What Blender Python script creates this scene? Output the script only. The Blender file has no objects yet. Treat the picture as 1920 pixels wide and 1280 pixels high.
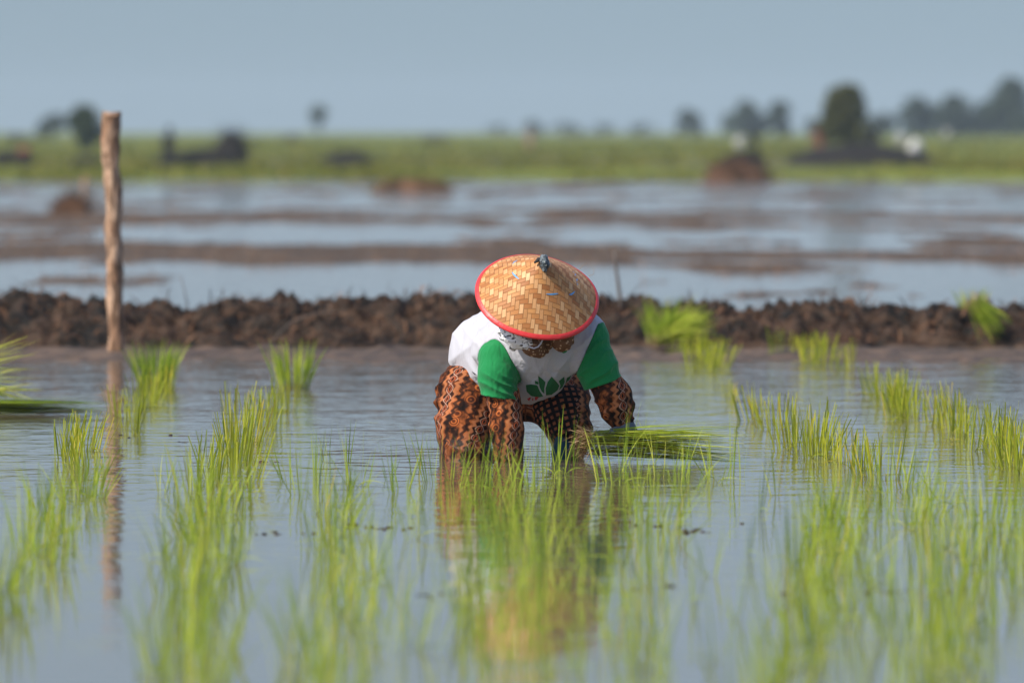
import bpy, bmesh, math, random
import numpy as np
from mathutils import Vector, Matrix
from mathutils.bvhtree import BVHTree

# ------------------------------------------------------------------ camera, world, sun
scene = bpy.context.scene
COL = scene.collection
CAM_H = 1.2; HOR = 245.0; F = 16000.0            # camera height, horizon row and focal length in photo pixels
cam_d = bpy.data.cameras.new('camera'); cam = bpy.data.objects.new('camera', cam_d); COL.objects.link(cam)
cam_d.lens = 300; cam_d.sensor_width = 36; cam_d.clip_start = 0.5; cam_d.clip_end = 6000
cam.location = (0, 0, CAM_H)
cam.rotation_euler = (math.radians(90) - math.atan((640 - HOR) / F), 0, 0)
cam_d.dof.use_dof = True; cam_d.dof.focus_distance = 30.95; cam_d.dof.aperture_fstop = 4.3
scene.camera = cam

SUN_EL = math.radians(44); SUN_AZ = math.radians(60)      # azimuth: turned left from straight behind the camera
sun_dir = Vector((-math.sin(SUN_AZ) * math.cos(SUN_EL), -math.cos(SUN_AZ) * math.cos(SUN_EL), math.sin(SUN_EL)))
sd = bpy.data.lights.new('sun', 'SUN'); sd.energy = 4.7; sd.angle = math.radians(0.5); sd.color = (1.0, 0.91, 0.76)
so = bpy.data.objects.new('sun', sd); COL.objects.link(so)
so.rotation_euler = sun_dir.to_track_quat('Z', 'Y').to_euler()

w = bpy.data.worlds.new('World'); scene.world = w; w.use_nodes = True
nt = w.node_tree; nt.nodes.clear()
sky = nt.nodes.new('ShaderNodeTexSky'); sky.sky_type = 'NISHITA'; sky.sun_disc = False
sky.sun_elevation = SUN_EL; sky.sun_rotation = math.atan2(sun_dir.x, sun_dir.y)
sky.air_density = 1.0; sky.dust_density = 2.6; sky.ozone_density = 1.5
tc = nt.nodes.new('ShaderNodeTexCoord'); va = nt.nodes.new('ShaderNodeVectorMath'); va.operation = 'ADD'; va.inputs[1].default_value = (0, 0, 0.07)
vn = nt.nodes.new('ShaderNodeVectorMath'); vn.operation = 'NORMALIZE'                  # skips the dark rim of the model sky below its horizon
vm = nt.nodes.new('ShaderNodeVectorMath'); vm.operation = 'MULTIPLY'; vm.inputs[1].default_value = (1, 1, 0.28)
nt.links.new(tc.outputs['Generated'], vm.inputs[0]); nt.links.new(vm.outputs[0], va.inputs[0]); nt.links.new(va.outputs[0], vn.inputs[0]); nt.links.new(vn.outputs[0], sky.inputs[0])
hs = nt.nodes.new('ShaderNodeHueSaturation'); hs.inputs['Saturation'].default_value = 1.0; hs.inputs['Value'].default_value = 1.0
tint = nt.nodes.new('ShaderNodeMix'); tint.data_type = 'RGBA'; tint.blend_type = 'MULTIPLY'; tint.inputs[0].default_value = 1.0
tint.inputs[7].default_value = (0.87, 0.95, 1.12, 1)
bg = nt.nodes.new('ShaderNodeBackground'); bg.inputs[1].default_value = 0.110
out = nt.nodes.new('ShaderNodeOutputWorld')
nt.links.new(sky.outputs[0], hs.inputs['Color']); nt.links.new(hs.outputs[0], tint.inputs[6])
nt.links.new(tint.outputs[2], bg.inputs[0]); nt.links.new(bg.outputs[0], out.inputs[0])

scene.view_settings.view_transform = 'Standard'; scene.view_settings.look = 'None'
scene.view_settings.exposure = 0.22; scene.view_settings.gamma = 1.0
scene.render.engine = 'CYCLES'
cy = scene.cycles
cy.use_denoising = True
cy.max_bounces = 6; cy.diffuse_bounces = 3; cy.glossy_bounces = 3; cy.transmission_bounces = 3; cy.transparent_max_bounces = 6
cy.volume_bounces = 0; cy.sample_clamp_indirect = 4

R = random.Random(7)

def P(px, py, Y):
    """the point at distance Y that the photo shows at pixel (px, py)"""
    return Vector(((px - 960) * Y / F, Y, CAM_H - (py - HOR) * Y / F))
def G(px, py, z=0.0):
    """the point at height z seen at pixel (px, py)"""
    Y = (CAM_H - z) * F / (py - HOR)
    return Vector(((px - 960) * Y / F, Y, z))

# ------------------------------------------------------------------ numpy noise, SDF and surface nets
def vnoise(p, seed=0):
    p = np.asarray(p, dtype=np.float64)
    i = np.floor(p).astype(np.int64); f = p - i; f = f * f * (3 - 2 * f)
    def h(a, b, c):
        n = (a * 374761393 + b * 668265263 + c * 2147483647 + seed * 974634777) & 0xffffffff
        n = ((n ^ (n >> 13)) * 1274126177) & 0xffffffff
        n = ((n ^ (n >> 16)) * 2246822519) & 0xffffffff
        return ((n ^ (n >> 15)) & 0xffff) / 65535.0
    x, y, z = i[..., 0], i[..., 1], i[..., 2]; fx, fy, fz = f[..., 0], f[..., 1], f[..., 2]
    r = 0
    for dx in (0, 1):
        for dy in (0, 1):
            for dz in (0, 1):
                r = r + h(x + dx, y + dy, z + dz) * (fx if dx else 1 - fx) * (fy if dy else 1 - fy) * (fz if dz else 1 - fz)
    return r * 2 - 1
def fbm(p, oct=3, seed=0):
    a, s, t = 1.0, 0, 0
    for k in range(oct):
        s = s + a * vnoise(p * 2 ** k, seed + k); t += a; a *= 0.5
    return s / t
def V(*a): return np.array(a, dtype=float)
def cap(p, a, b, ra, rb):
    a = np.array(a, float); b = np.array(b, float); ab = b - a
    t = np.clip(((p - a) @ ab) / (ab @ ab), 0, 1)
    return np.linalg.norm(p - a - t[..., None] * ab, axis=-1) - (ra + (rb - ra) * t)
def ell(p, c, r, rot=None):
    q = p - np.array(c, float)
    if rot is not None: q = q @ np.array(rot)
    r = np.array(r, float)
    k0 = np.linalg.norm(q / r, axis=-1); k1 = np.linalg.norm(q / (r * r), axis=-1) + 1e-9
    return k0 * (k0 - 1) / k1
def su(a, b, k=0.03):
    h = np.clip(0.5 + 0.5 * (b - a) / k, 0, 1)
    return b * (1 - h) + a * h - k * h * (1 - h)
def chain(p, pts, rs, k=0.02):
    d = None
    for i in range(len(pts) - 1):
        c = cap(p, pts[i], pts[i + 1], rs[i], rs[i + 1])
        d = c if d is None else su(d, c, k)
    return d
def nets(f, lo, hi, res):
    lo = np.array(lo, float); hi = np.array(hi, float)
    n = np.ceil((hi - lo) / res).astype(int) + 1
    ax = [lo[i] + np.arange(n[i]) * res for i in range(3)]
    g = np.empty(tuple(n))
    for i in range(n[0]):
        yy, zz = np.meshgrid(ax[1], ax[2], indexing='ij')
        g[i] = f(np.stack([np.full_like(yy, ax[0][i]), yy, zz], -1))
    s = g < 0
    nx, ny, nz = n
    acc = np.zeros((nx - 1, ny - 1, nz - 1, 3)); cnt = np.zeros((nx - 1, ny - 1, nz - 1))
    for axis in range(3):
        sl0 = [slice(None)] * 3; sl1 = [slice(None)] * 3
        sl0[axis] = slice(0, -1); sl1[axis] = slice(1, None)
        a, b = g[tuple(sl0)], g[tuple(sl1)]
        cross = (a < 0) != (b < 0)
        t = np.where(cross, a / np.where(a == b, 1, a - b), 0)
        o = [k for k in range(3) if k != axis]
        for d0 in (0, 1):
            for d1 in (0, 1):
                sl = [slice(None)] * 3
                sl[o[0]] = slice(d0, n[o[0]] - 1 + d0); sl[o[1]] = slice(d1, n[o[1]] - 1 + d1)
                c = cross[tuple(sl)]; tt = t[tuple(sl)]
                v = np.zeros(c.shape + (3,)); v[..., axis] = tt; v[..., o[0]] = d0; v[..., o[1]] = d1
                acc += np.where(c[..., None], v, 0); cnt += c
    act = cnt > 0
    idx = -np.ones(act.shape, int); idx[act] = np.arange(act.sum())
    base = np.argwhere(act)
    verts = lo + (base + acc[act] / cnt[act][:, None]) * res
    faces = []
    for axis in range(3):
        o = [(axis + 1) % 3, (axis + 2) % 3]
        sl0 = [slice(1, -1)] * 3; sl1 = [slice(1, -1)] * 3
        sl0[axis] = slice(0, -1); sl1[axis] = slice(1, None)
        a, b = s[tuple(sl0)], s[tuple(sl1)]
        for flip in (0, 1):
            e = np.argwhere((a & ~b) if not flip else (~a & b))
            if len(e) == 0: continue
            e = e.copy(); e[:, o[0]] += 1; e[:, o[1]] += 1
            q = []
            for d0, d1 in ((0, 0), (1, 0), (1, 1), (0, 1)):
                c = e.copy(); c[:, o[0]] -= d0; c[:, o[1]] -= d1
                q.append(idx[c[:, 0], c[:, 1], c[:, 2]])
            q = np.stack(q, 1)
            if flip: q = q[:, ::-1]
            faces.append(q)
    return verts, np.concatenate(faces)

# ------------------------------------------------------------------ object helpers
def mesh_obj(name, verts, faces, mat, parent=None, smooth=True, loc=None):
    me = bpy.data.meshes.new(name)
    verts = np.asarray(verts, dtype=float)
    if loc is not None: verts = verts - np.array(loc)
    me.from_pydata(verts.tolist(), [], [list(map(int, f)) for f in faces])
    if smooth: me.polygons.foreach_set('use_smooth', [True] * len(me.polygons))
    me.update()
    if mat: me.materials.append(mat)
    o = bpy.data.objects.new(name, me); COL.objects.link(o)
    if loc is not None: o.location = loc
    if parent is not None:
        o.parent = parent
        pw = Vector((0, 0, 0)); q = parent
        while q: pw += q.location; q = q.parent
        o.location = Vector(o.location) - pw if loc is not None else -pw
    return o
def empty(name, loc):
    o = bpy.data.objects.new(name, None); COL.objects.link(o); o.location = loc; o.empty_display_size = 0.1
    return o
def tag(o, label=None, cat=None, group=None, kind=None):
    if label: o['label'] = label
    if cat: o['category'] = cat
    if group: o['group'] = group
    if kind: o['kind'] = kind
    return o
def set_uv(o, uv, name='cloth'):
    a = o.data.attributes.new(name, 'FLOAT_VECTOR', 'POINT')
    u = np.zeros((len(o.data.vertices), 3)); u[:, :uv.shape[1]] = uv
    a.data.foreach_set('vector', u.ravel())

class MB:
    """collects tubes, blades and leaves into one mesh, with a per-face random value"""
    def __init__(s): s.v = []; s.f = []; s.a = []
    def blade(s, base, dirv, length, width, bend, rnd, segs=5, blunt=False, side=None, rise=0.0):
        d = Vector(dirv).normalized(); b = Vector(base)
        if side is None:
            an = rnd.random() * math.pi * 2; side = Vector((math.cos(an), math.sin(an), 0))
        side = (side - d * side.dot(d)).normalized()
        bd = Vector(bend); val = rnd.random(); n0 = len(s.v)
        for i in range(segs + 1):
            t = i / segs
            c = b + d * length * t + bd * (t * t)
            wd = width * (0.55 + 0.9 * t - 0.2 * t * t if t < 0.4 else (0.878 - (0.25 if blunt else 0.8) * ((t - 0.4) / 0.6) ** 1.5)) 
            s.v.append(c - side * wd * 0.5); s.v.append(c + side * wd * 0.5)
        for i in range(segs):
            k = n0 + 2 * i; s.f.append((k, k + 1, k + 3, k + 2)); s.a.append((val, i / segs))
    def tube(s, pts, rs, n=6, val=0.5, captop=True):
        n0 = len(s.v); m = len(pts)
        for i, p in enumerate(pts):
            p = Vector(p)
            t = (Vector(pts[min(i + 1, m - 1)]) - Vector(pts[max(i - 1, 0)])).normalized()
            u = t.orthogonal().normalized() if i == 0 else (u - t * u.dot(t)).normalized()
            v = t.cross(u)
            for k in range(n):
                a = 2 * math.pi * k / n
                s.v.append(p + (u * math.cos(a) + v * math.sin(a)) * rs[i])
        for i in range(m - 1):
            for k in range(n):
                a = n0 + i * n + k; b = n0 + i * n + (k + 1) % n
                s.f.append((a, b, b + n, a + n)); s.a.append((val, i / m))
        if captop:
            s.f.append(tuple(n0 + (m - 1) * n + k for k in range(n))); s.a.append((val, 1))
            s.f.append(tuple(n0 + k for k in reversed(range(n)))); s.a.append((val, 0))
    def quad(s, c, size, rnd, val=None, flat=0.0, aspect=1.6):
        n = Vector((rnd.gauss(0, 1), rnd.gauss(0, 1), rnd.gauss(0, 1) + flat)).normalized()
        u = n.orthogonal().normalized(); v = n.cross(u); a = rnd.random() * 6.28
        u, v = u * math.cos(a) + v * math.sin(a), v * math.cos(a) - u * math.sin(a)
        c = Vector(c); k = len(s.v)
        s.v += [c - u * size * aspect * .5, c - v * size * .5, c + u * size * aspect * .5, c + v * size * .5]
        s.f.append((k, k + 1, k + 2, k + 3)); s.a.append((rnd.random() if val is None else val, 0.5))
    def build(s, name, mat, parent=None, loc=None, smooth=True):
        o = mesh_obj(name, [tuple(x) for x in s.v], s.f, mat, parent, smooth, loc)
        at = o.data.attributes.new('rnd', 'FLOAT_VECTOR', 'FACE')
        at.data.foreach_set('vector', np.array([(x, y, 0) for x, y in s.a]).ravel())
        return o

# ------------------------------------------------------------------ material helpers
class NT:
    def __init__(s, name):
        s.m = bpy.data.materials.new(name); s.m.use_nodes = True
        s.t = s.m.node_tree; s.t.nodes.clear()
        s.out = s.t.nodes.new('ShaderNodeOutputMaterial')
    def N(s, typ, **kw):
        n = s.t.nodes.new(typ)
        for k, v in kw.items(): setattr(n, k, v)
        return n
    def L(s, a, b): s.t.links.new(a, b)
    def put(s, sock, v):
        if isinstance(v, bpy.types.NodeSocket): s.L(v, sock)
        elif v is not None:
            if isinstance(v, tuple) and len(v) == 3 and sock.type == 'RGBA': v = v + (1,)
            sock.default_value = v
    def ma(s, op, a, b=None, c=None, clamp=False):
        n = s.N('ShaderNodeMath', operation=op, use_clamp=clamp)
        s.put(n.inputs[0], a)
        if b is not None: s.put(n.inputs[1], b)
        if c is not None: s.put(n.inputs[2], c)
        return n.outputs[0]
    def mix(s, f, a, b, blend='MIX'):
        n = s.N('ShaderNodeMix', data_type='RGBA', blend_type=blend)
        s.put(n.inputs[0], f); s.put(n.inputs[6], a); s.put(n.inputs[7], b)
        return n.outputs[2]
    def noise(s, vec, scale, detail=3, rough=0.55, dist=0.0, out=0):
        n = s.N('ShaderNodeTexNoise'); s.put(n.inputs['Scale'], scale); n.inputs['Detail'].default_value = detail
        n.inputs['Roughness'].default_value = rough; n.inputs['Distortion'].default_value = dist
        if vec is not None: s.L(vec, n.inputs['Vector'])
        return n.outputs[out]
    def ramp(s, f, stops, interp='LINEAR'):
        n = s.N('ShaderNodeValToRGB'); cr = n.color_ramp; cr.interpolation = interp
        while len(cr.elements) > 1: cr.elements.remove(cr.elements[-1])
        cr.elements[0].position = stops[0][0]; cr.elements[0].color = tuple(stops[0][1]) + (1,)
        for p, c in stops[1:]:
            e = cr.elements.new(p); e.color = tuple(c) + (1,)
        s.put(n.inputs[0], f)
        return n.outputs[0]
    def step(s, f, lo, hi):
        n = s.N('ShaderNodeMapRange', interpolation_type='SMOOTHSTEP'); s.put(n.inputs[0], f)
        n.inputs[1].default_value = lo; n.inputs[2].default_value = hi
        return n.outputs[0]
    def mapping(s, vec, scale=(1, 1, 1), rot=(0, 0, 0)):
        n = s.N('ShaderNodeMapping'); n.inputs['Scale'].default_value = scale; n.inputs['Rotation'].default_value = rot
        s.L(vec, n.inputs[0]); return n.outputs[0]
    def bump(s, h, dist, strength=1.0, normal=None):
        n = s.N('ShaderNodeBump'); n.inputs['Strength'].default_value = strength; n.inputs['Distance'].default_value = dist
        s.L(h, n.inputs['Height'])
        if normal is not None: s.L(normal, n.inputs['Normal'])
        return n.outputs[0]
    def attr(s, name, out='Vector'):
        n = s.N('ShaderNodeAttribute', attribute_name=name); return n.outputs[out]
    def pos(s): return s.N('ShaderNodeNewGeometry').outputs['Position']
    def objc(s): return s.N('ShaderNodeTexCoord').outputs['Object']
    def bsdf(s, color, rough=0.8, normal=None, spec=0.5, **kw):
        b = s.N('ShaderNodeBsdfPrincipled'); s.put(b.inputs['Base Color'], color); s.put(b.inputs['Roughness'], rough)
        s.put(b.inputs['Specular IOR Level'], spec)
        if normal is not None: s.L(normal, b.inputs['Normal'])
        for k, v in kw.items(): s.put(b.inputs[k.replace('_', ' ')], v)
        return b.outputs[0]
    def end(s, sh, disp=None):
        s.L(sh, s.out.inputs['Surface']); return s.m

def leaf_material(name, stops, trans=0.35, tipcol=None, rough=0.55, spec=0.15):
    n = NT(name)
    sp = n.N('ShaderNodeSeparateXYZ'); n.L(n.attr('rnd'), sp.inputs[0])
    oi = n.N('ShaderNodeObjectInfo').outputs['Random']
    v = n.ma('ADD', n.ma('MULTIPLY', sp.outputs[0], 0.75), n.ma('MULTIPLY', oi, 0.25))
    c = n.ramp(v, stops)
    if tipcol: c = n.mix(n.ma('MULTIPLY', n.step(sp.outputs[1], 0.0, 0.5), 0.0), c, tipcol)
    if 'rice' in name: c = n.mix(n.ma('MULTIPLY', n.step(sp.outputs[1], 0.25, 0.0), 0.45), c, (0.34, 0.35, 0.12))      # pale sheath at the foot of a leaf
    b = n.bsdf(c, rough, spec=spec)
    t = n.N('ShaderNodeBsdfTranslucent'); n.L(c, t.inputs[0])
    m = n.N('ShaderNodeMixShader'); m.inputs[0].default_value = trans
    n.L(b, m.inputs[1]); n.L(t.outputs[0], m.inputs[2])
    return n.end(m.outputs[0])
def fabric(name, color, scale=1.0, rough=0.85):
    n = NT(name); p = n.pos()
    f = n.noise(p, 9 * scale, 3); c = n.mix(n.ma('MULTIPLY', f, 0.14), color, tuple(x * 0.75 for x in color))
    h = n.noise(n.mapping(p, (1, 1, 0.35), (0.3, 0.2, 0.5)), 22 * scale, 3, 0.5, 0.9)
    return n.end(n.bsdf(c, rough, n.bump(h, 0.012, 0.8), spec=0.2, Sheen_Weight=0.15))

M = {}
M['leaf'] = leaf_material('young_rice_leaf', [(0.0, (0.10, 0.20, 0.02)), (0.35, (0.28, 0.40, 0.035)), (0.75, (0.48, 0.56, 0.07)), (0.9, (0.62, 0.60, 0.10)), (1.0, (0.72, 0.44, 0.11))], 0.42)
M['leaf_cut'] = leaf_material('clipped_rice_leaf', [(0.0, (0.14, 0.20, 0.018)), (0.4, (0.32, 0.38, 0.025)), (0.8, (0.48, 0.48, 0.04)), (1.0, (0.54, 0.36, 0.08))], 0.35)
M['leaf_dark'] = leaf_material('bundled_rice_leaf', [(0.0, (0.14, 0.22, 0.02)), (0.3, (0.38, 0.48, 0.045)), (0.7, (0.60, 0.66, 0.09)), (1.0, (0.72, 0.62, 0.17))], 0.42)
M['grass_far'] = leaf_material('field_grass', [(0.0, (0.055, 0.065, 0.012)), (0.5, (0.12, 0.145, 0.022)), (0.9, (0.26, 0.24, 0.04)), (1.0, (0.36, 0.28, 0.08))], 0.3)
M['straw'] = leaf_material('dead_straw', [(0.0, (0.012, 0.009, 0.007)), (0.35, (0.035, 0.020, 0.012)), (0.6, (0.12, 0.062, 0.036)), (0.85, (0.27, 0.145, 0.085)), (1.0, (0.42, 0.27, 0.18))], 0.1, rough=0.8)
M['root'] = leaf_material('root_fibre', [(0.0, (0.10, 0.06, 0.03)), (0.5, (0.28, 0.17, 0.09)), (1.0, (0.5, 0.36, 0.22))], 0.1, rough=0.8)
M['foliage_far'] = leaf_material('far_foliage', [(0.0, (0.02, 0.035, 0.018)), (0.5, (0.035, 0.055, 0.025)), (1.0, (0.06, 0.08, 0.03))], 0.15)
M['foliage_olive'] = leaf_material('olive_foliage', [(0.0, (0.05, 0.055, 0.018)), (0.5, (0.095, 0.10, 0.03)), (1.0, (0.17, 0.16, 0.05))], 0.2)

def mud_material(name, dry=(0.060, 0.034, 0.020), wet=(0.004, 0.0035, 0.003), rough=0.7, scale=1.0, gloss=0.5):
    n = NT(name); p = n.pos()
    f = n.noise(p, 5 * scale, 6, 0.65, 0.4)
    g = n.noise(p, 38 * scale, 4, 0.6)
    c = n.mix(n.step(f, 0.40, 0.62), wet, dry)
    c = n.mix(n.step(g, 0.56, 0.74), c, (dry[0] * 2.0, dry[1] * 1.9, dry[2] * 1.9))
    h = n.ma('ADD', n.ma('MULTIPLY', f, 0.6), n.ma('MULTIPLY', g, 0.5))
    return n.end(n.bsdf(c, rough, n.bump(h, 0.03 / scale, 0.9), spec=gloss))
M['mud'] = mud_material('clod_mud', rough=0.75, gloss=0.3)
M['mud_wet'] = mud_material('wet_mud', (0.115, 0.070, 0.042), (0.035, 0.022, 0.013), 0.75, 1.0, 0.6)
M['mud_far'] = mud_material('far_mud', (0.120, 0.074, 0.036), (0.045, 0.029, 0.016), 0.65, 0.5, 0.35)
n = NT('paddy_bed'); M['bed'] = n.end(n.bsdf(n.mix(n.noise(n.pos(), 0.6, 4), (0.06, 0.045, 0.035), (0.11, 0.085, 0.065)), 0.9))

# ------------------------------------------------------------------ ground, water, bank, far mud, field
def sheet(name, x0, x1, y0, y1, z, mat):
    return tag(mesh_obj(name, [(x0, y0, z), (x1, y0, z), (x1, y1, z), (x0, y1, z)], [(0, 1, 2, 3)], mat, smooth=False), kind='structure')
sheet('ground', -1400, 1400, -40, 2480, -0.46, M['bed'])

n = NT('paddy_water'); p = n.pos()
sep = n.N('ShaderNodeSeparateXYZ'); n.L(p, sep.inputs[0])
big = n.noise(n.mapping(p, (1.0, 0.8, 1)), 1.3, 2, 0.5)
mid = n.noise(n.mapping(p, (1.0, 0.9, 1)), 5.5, 2, 0.5, 0.3)
fine = n.noise(n.mapping(p, (1.0, 0.8, 1)), 17, 2, 0.5)
# rings that run out from the worker's hands and legs
dx = n.ma('SUBTRACT', sep.outputs[0], 0.05); dy = n.ma('SUBTRACT', sep.outputs[1], 30.9)
rr = n.ma('SQRT', n.ma('ADD', n.ma('MULTIPLY', dx, dx), n.ma('MULTIPLY', dy, dy)))
ring = n.ma('SINE', n.ma('ADD', n.ma('MULTIPLY', rr, 24.0), n.ma('MULTIPLY', mid, 6.0)))
near = n.step(rr, 2.2, 0.4)
farr = n.step(sep.outputs[1], 33.0, 40.0)
h = n.ma('ADD', n.ma('MULTIPLY', big, 0.0052), n.ma('MULTIPLY', mid, n.ma('ADD', 0.0022, n.ma('MULTIPLY', n.step(sep.outputs[1], 24.0, 29.0), 0.0014))))
h = n.ma('ADD', h, n.ma('MULTIPLY', fine, 0.00042))
calm = n.step(sep.outputs[1], 20.0, 30.0)
h = n.ma('MULTIPLY', h, n.ma('ADD', n.ma('ADD', 0.4, n.ma('MULTIPLY', calm, 1.0)), n.ma('MULTIPLY', farr, 2.4)))
h = n.ma('ADD', h, n.ma('MULTIPLY', n.ma('MULTIPLY', ring, near), 0.00095))
nb = n.bump(h, 1.0, 1.0)
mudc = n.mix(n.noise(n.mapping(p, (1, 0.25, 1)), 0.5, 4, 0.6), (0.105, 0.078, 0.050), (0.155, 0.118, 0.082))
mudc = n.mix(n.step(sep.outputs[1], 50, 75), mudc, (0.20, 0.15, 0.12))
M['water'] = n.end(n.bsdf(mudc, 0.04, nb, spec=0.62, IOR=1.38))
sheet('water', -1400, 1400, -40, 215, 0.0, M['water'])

def grid(name, xs, ys, hf, mat, kind='structure', cell_ok=None):
    X, Y = np.meshgrid(xs, ys, indexing='ij'); Z = hf(X, Y)
    v = np.stack([X, Y, Z], -1).reshape(-1, 3); ny = len(ys)
    i, j = np.meshgrid(np.arange(len(xs) - 1), np.arange(ny - 1), indexing='ij')
    a = (i * ny + j).ravel(); f = np.stack([a, a + ny, a + ny + 1, a + 1], 1)
    if cell_ok is not None:
        zz = Z.reshape(-1); f = f[(zz[f] > cell_ok).any(1)]
        used = np.unique(f); mp = -np.ones(len(v), int); mp[used] = np.arange(len(used)); v = v[used]; f = mp[f]
    return tag(mesh_obj(name, v, f, mat), kind=kind)

# the bank of mud clods
tp = np.array([(-2600, 570), (-600, 566), (0, 562), (40, 552), (100, 568), (200, 572), (300, 578), (370, 586), (430, 572), (530, 564), (600, 573), (720, 568),
      (800, 560), (880, 562), (1000, 570), (1100, 566), (1170, 568), (1210, 565), (1250, 580), (1330, 578), (1420, 588), (1460, 575), (1530, 572),
      (1600, 575), (1710, 586), (1780, 578), (1900, 579), (2600, 572), (4600, 570)], float)
tpx = (tp[:, 0] - 960) * 47.3 / F; tpz = CAM_H - (tp[:, 1] - HOR) * 47.3 / F
def bank_h(X, Y):
    top = np.interp(X, tpx, tpz)
    e = fbm(np.stack([X * 2.2, Y * 0, Y * 0 + 3.3], -1), 3, 5) * 0.10
    front = np.clip((Y - (46.75 + e)) / 0.42, 0, 1); back = np.clip(((48.35 + e) - Y) / 0.45, 0, 1)
    s = np.minimum(front, back); s = s ** 0.55
    q = np.stack([X, Y, X * 0], -1)
    cl = 1 - np.abs(fbm(q * 5.5, 3, 11)) * 2.2
    z = -0.06 + (top + 0.045) * s + s * (cl * 0.085 - 0.065) + fbm(q * 14, 3, 3) * 0.085 * s
    shelf = np.clip((Y - (43.2 + e * 5 + 0.5 * vnoise(np.stack([X * 0.9, X * 0, X * 0], -1), 4))) / 1.6, 0, 1) * np.clip((47.4 - Y) / 0.3, 0, 1)
    zs = -0.035 + shelf * 0.046 + fbm(q * np.array([6.0, 2.2, 1]), 3, 23) * 0.036 * shelf
    return np.maximum(z, zs)
xs = np.arange(-9, 9, 0.022); ys = np.concatenate([np.arange(42.3, 46.6, 0.06), np.arange(46.6, 48.8, 0.022)])
bank = grid('earth_bank', xs, ys, bank_h, M['mud'])
bank.data.materials.append(M['mud_wet'])
for poly in bank.data.polygons:
    if poly.center.y < 46.75 and poly.center.z < 0.03: poly.material_index = 1

# mud bars that break the far water
def imgy(Yd): return HOR + CAM_H * F / Yd
bars = []   # (px0, px1, py, half thickness in m, height in m)
def bar_h(X, Y):
    px = 960 + X * F / Y; py = imgy(Y)
    q = np.stack([X * 0.9, Y * 0.22, X * 0], -1)
    nse = fbm(q, 4, 31); nf = fbm(np.stack([X * 5, Y * 2.0, X * 0], -1), 3, 37)
    z = np.full(X.shape, -0.12)
    def band(c, hw, amp, wx=None):
        cc = c + 10 * vnoise(np.stack([X * 0.25, Y * 0, Y * 0 + c], -1), 9)
        m = np.exp(-((py - cc) / hw) ** 2)
        if wx is not None: m = m * np.clip(np.minimum(px - wx[0], wx[1] - px) / 90.0, 0, 1)
        return m * amp
    a = np.zeros(X.shape)
    a = np.maximum(a, band(474, 22, 1.05, (-9000, 1240)))
    a = np.maximum(a, band(482, 10, 0.85, (1100, 9000)))
    a = np.maximum(a, band(458, 8, 0.95, (1660, 9000)))
    a = np.maximum(a, band(446, 8, 0.75, (1260, 1480)))
    a = np.maximum(a, band(418, 13, 0.92, (-9000, 1000)))
    a = np.maximum(a, band(410, 9, 0.85, (940, 9000)))
    a = np.maximum(a, band(436, 20, 0.70, (-400, 300)))
    a = np.maximum(a, band(390, 9, 0.62, (60, 420)))
    a = np.maximum(a, band(378, 5, 0.60, (1680, 1830)))
    a = np.maximum(a, band(540, 5, 0.66, (590, 820)))
    a = np.maximum(a, band(541, 5, 0.62, (1520, 1720)))
    a = np.maximum(a, 0.44 * (py < 400))
    a = np.maximum(a, band(430, 60, 0.42)); a = np.maximum(a, band(368, 3, .62)); a = np.maximum(a, band(500, 4, .56))
    a = np.maximum(a, 0.28)
    z = -0.063 + a * 0.112 + nse * 0.060 + fbm(np.stack([X * 1.7, Y * 0.55, X * 0], -1), 3, 39) * 0.035 + nf * 0.022
    return np.where(z > 0.0, z * 0.75, z)
ys = 1.0 / np.arange(1 / 49.5, 1 / 205.0, -0.000035)
xs = np.arange(-26, 26, 0.16)
grid('mud_flat', xs, ys, bar_h, M['mud_far'], cell_ok=-0.02)

mb = MB(); r = random.Random(21); Q = []
for _ in range(20000):
    Y_ = 1 / r.uniform(1 / 180, 1 / 52); Q.append((r.uniform(-.075, .075) * Y_, Y_))
Q = np.array(Q); QZ = bar_h(Q[:, 0][:, None], Q[:, 1][:, None])[:, 0]
for (X_, Y_), z_ in zip(Q, QZ):
    if z_ < 0.002: continue
    mb.blade((X_, Y_, z_ - .01), (r.gauss(0, .7), r.gauss(0, .4), 1), r.uniform(.03, .09), .016 * Y_ / 80, (0, 0, -.02), r, 2)
tag(mb.build('rice_stubble', M['straw']), 'brown stubble and straw covering the mud bars in the far water', 'stubble', kind='stuff')
# the green field
n = NT('green_field'); p = n.pos(); sep = n.N('ShaderNodeSeparateXYZ'); n.L(p, sep.inputs[0])
f1 = n.noise(n.mapping(p, (1, 0.35, 1)), 0.12, 4, 0.6); f2 = n.noise(p, 1.3, 4, 0.6)
gcol = n.ramp(n.ma('ADD', n.ma('MULTIPLY', f1, 0.7), n.ma('MULTIPLY', f2, 0.3)),
              [(0.34, (0.06, 0.065, 0.026)), (0.46, (0.11, 0.13, 0.026)), (0.56, (0.16, 0.19, 0.03)), (0.70, (0.25, 0.23, 0.045))])
brown = n.mix(f2, (0.07, 0.065, 0.04), (0.13, 0.11, 0.055))
bnd = n.ma('MULTIPLY', n.step(n.ma('ADD', sep.outputs[1], n.ma('MULTIPLY', f1, 50)), 258, 285), n.step(n.ma('ADD', sep.outputs[1], n.ma('MULTIPLY', f1, 60)), 400, 340))
gcol = n.mix(n.ma('MULTIPLY', bnd, 0.85), gcol, brown)
M['field'] = n.end(n.bsdf(gcol, 0.9, n.bump(f2, 0.3, 0.8), spec=0.1))
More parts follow.
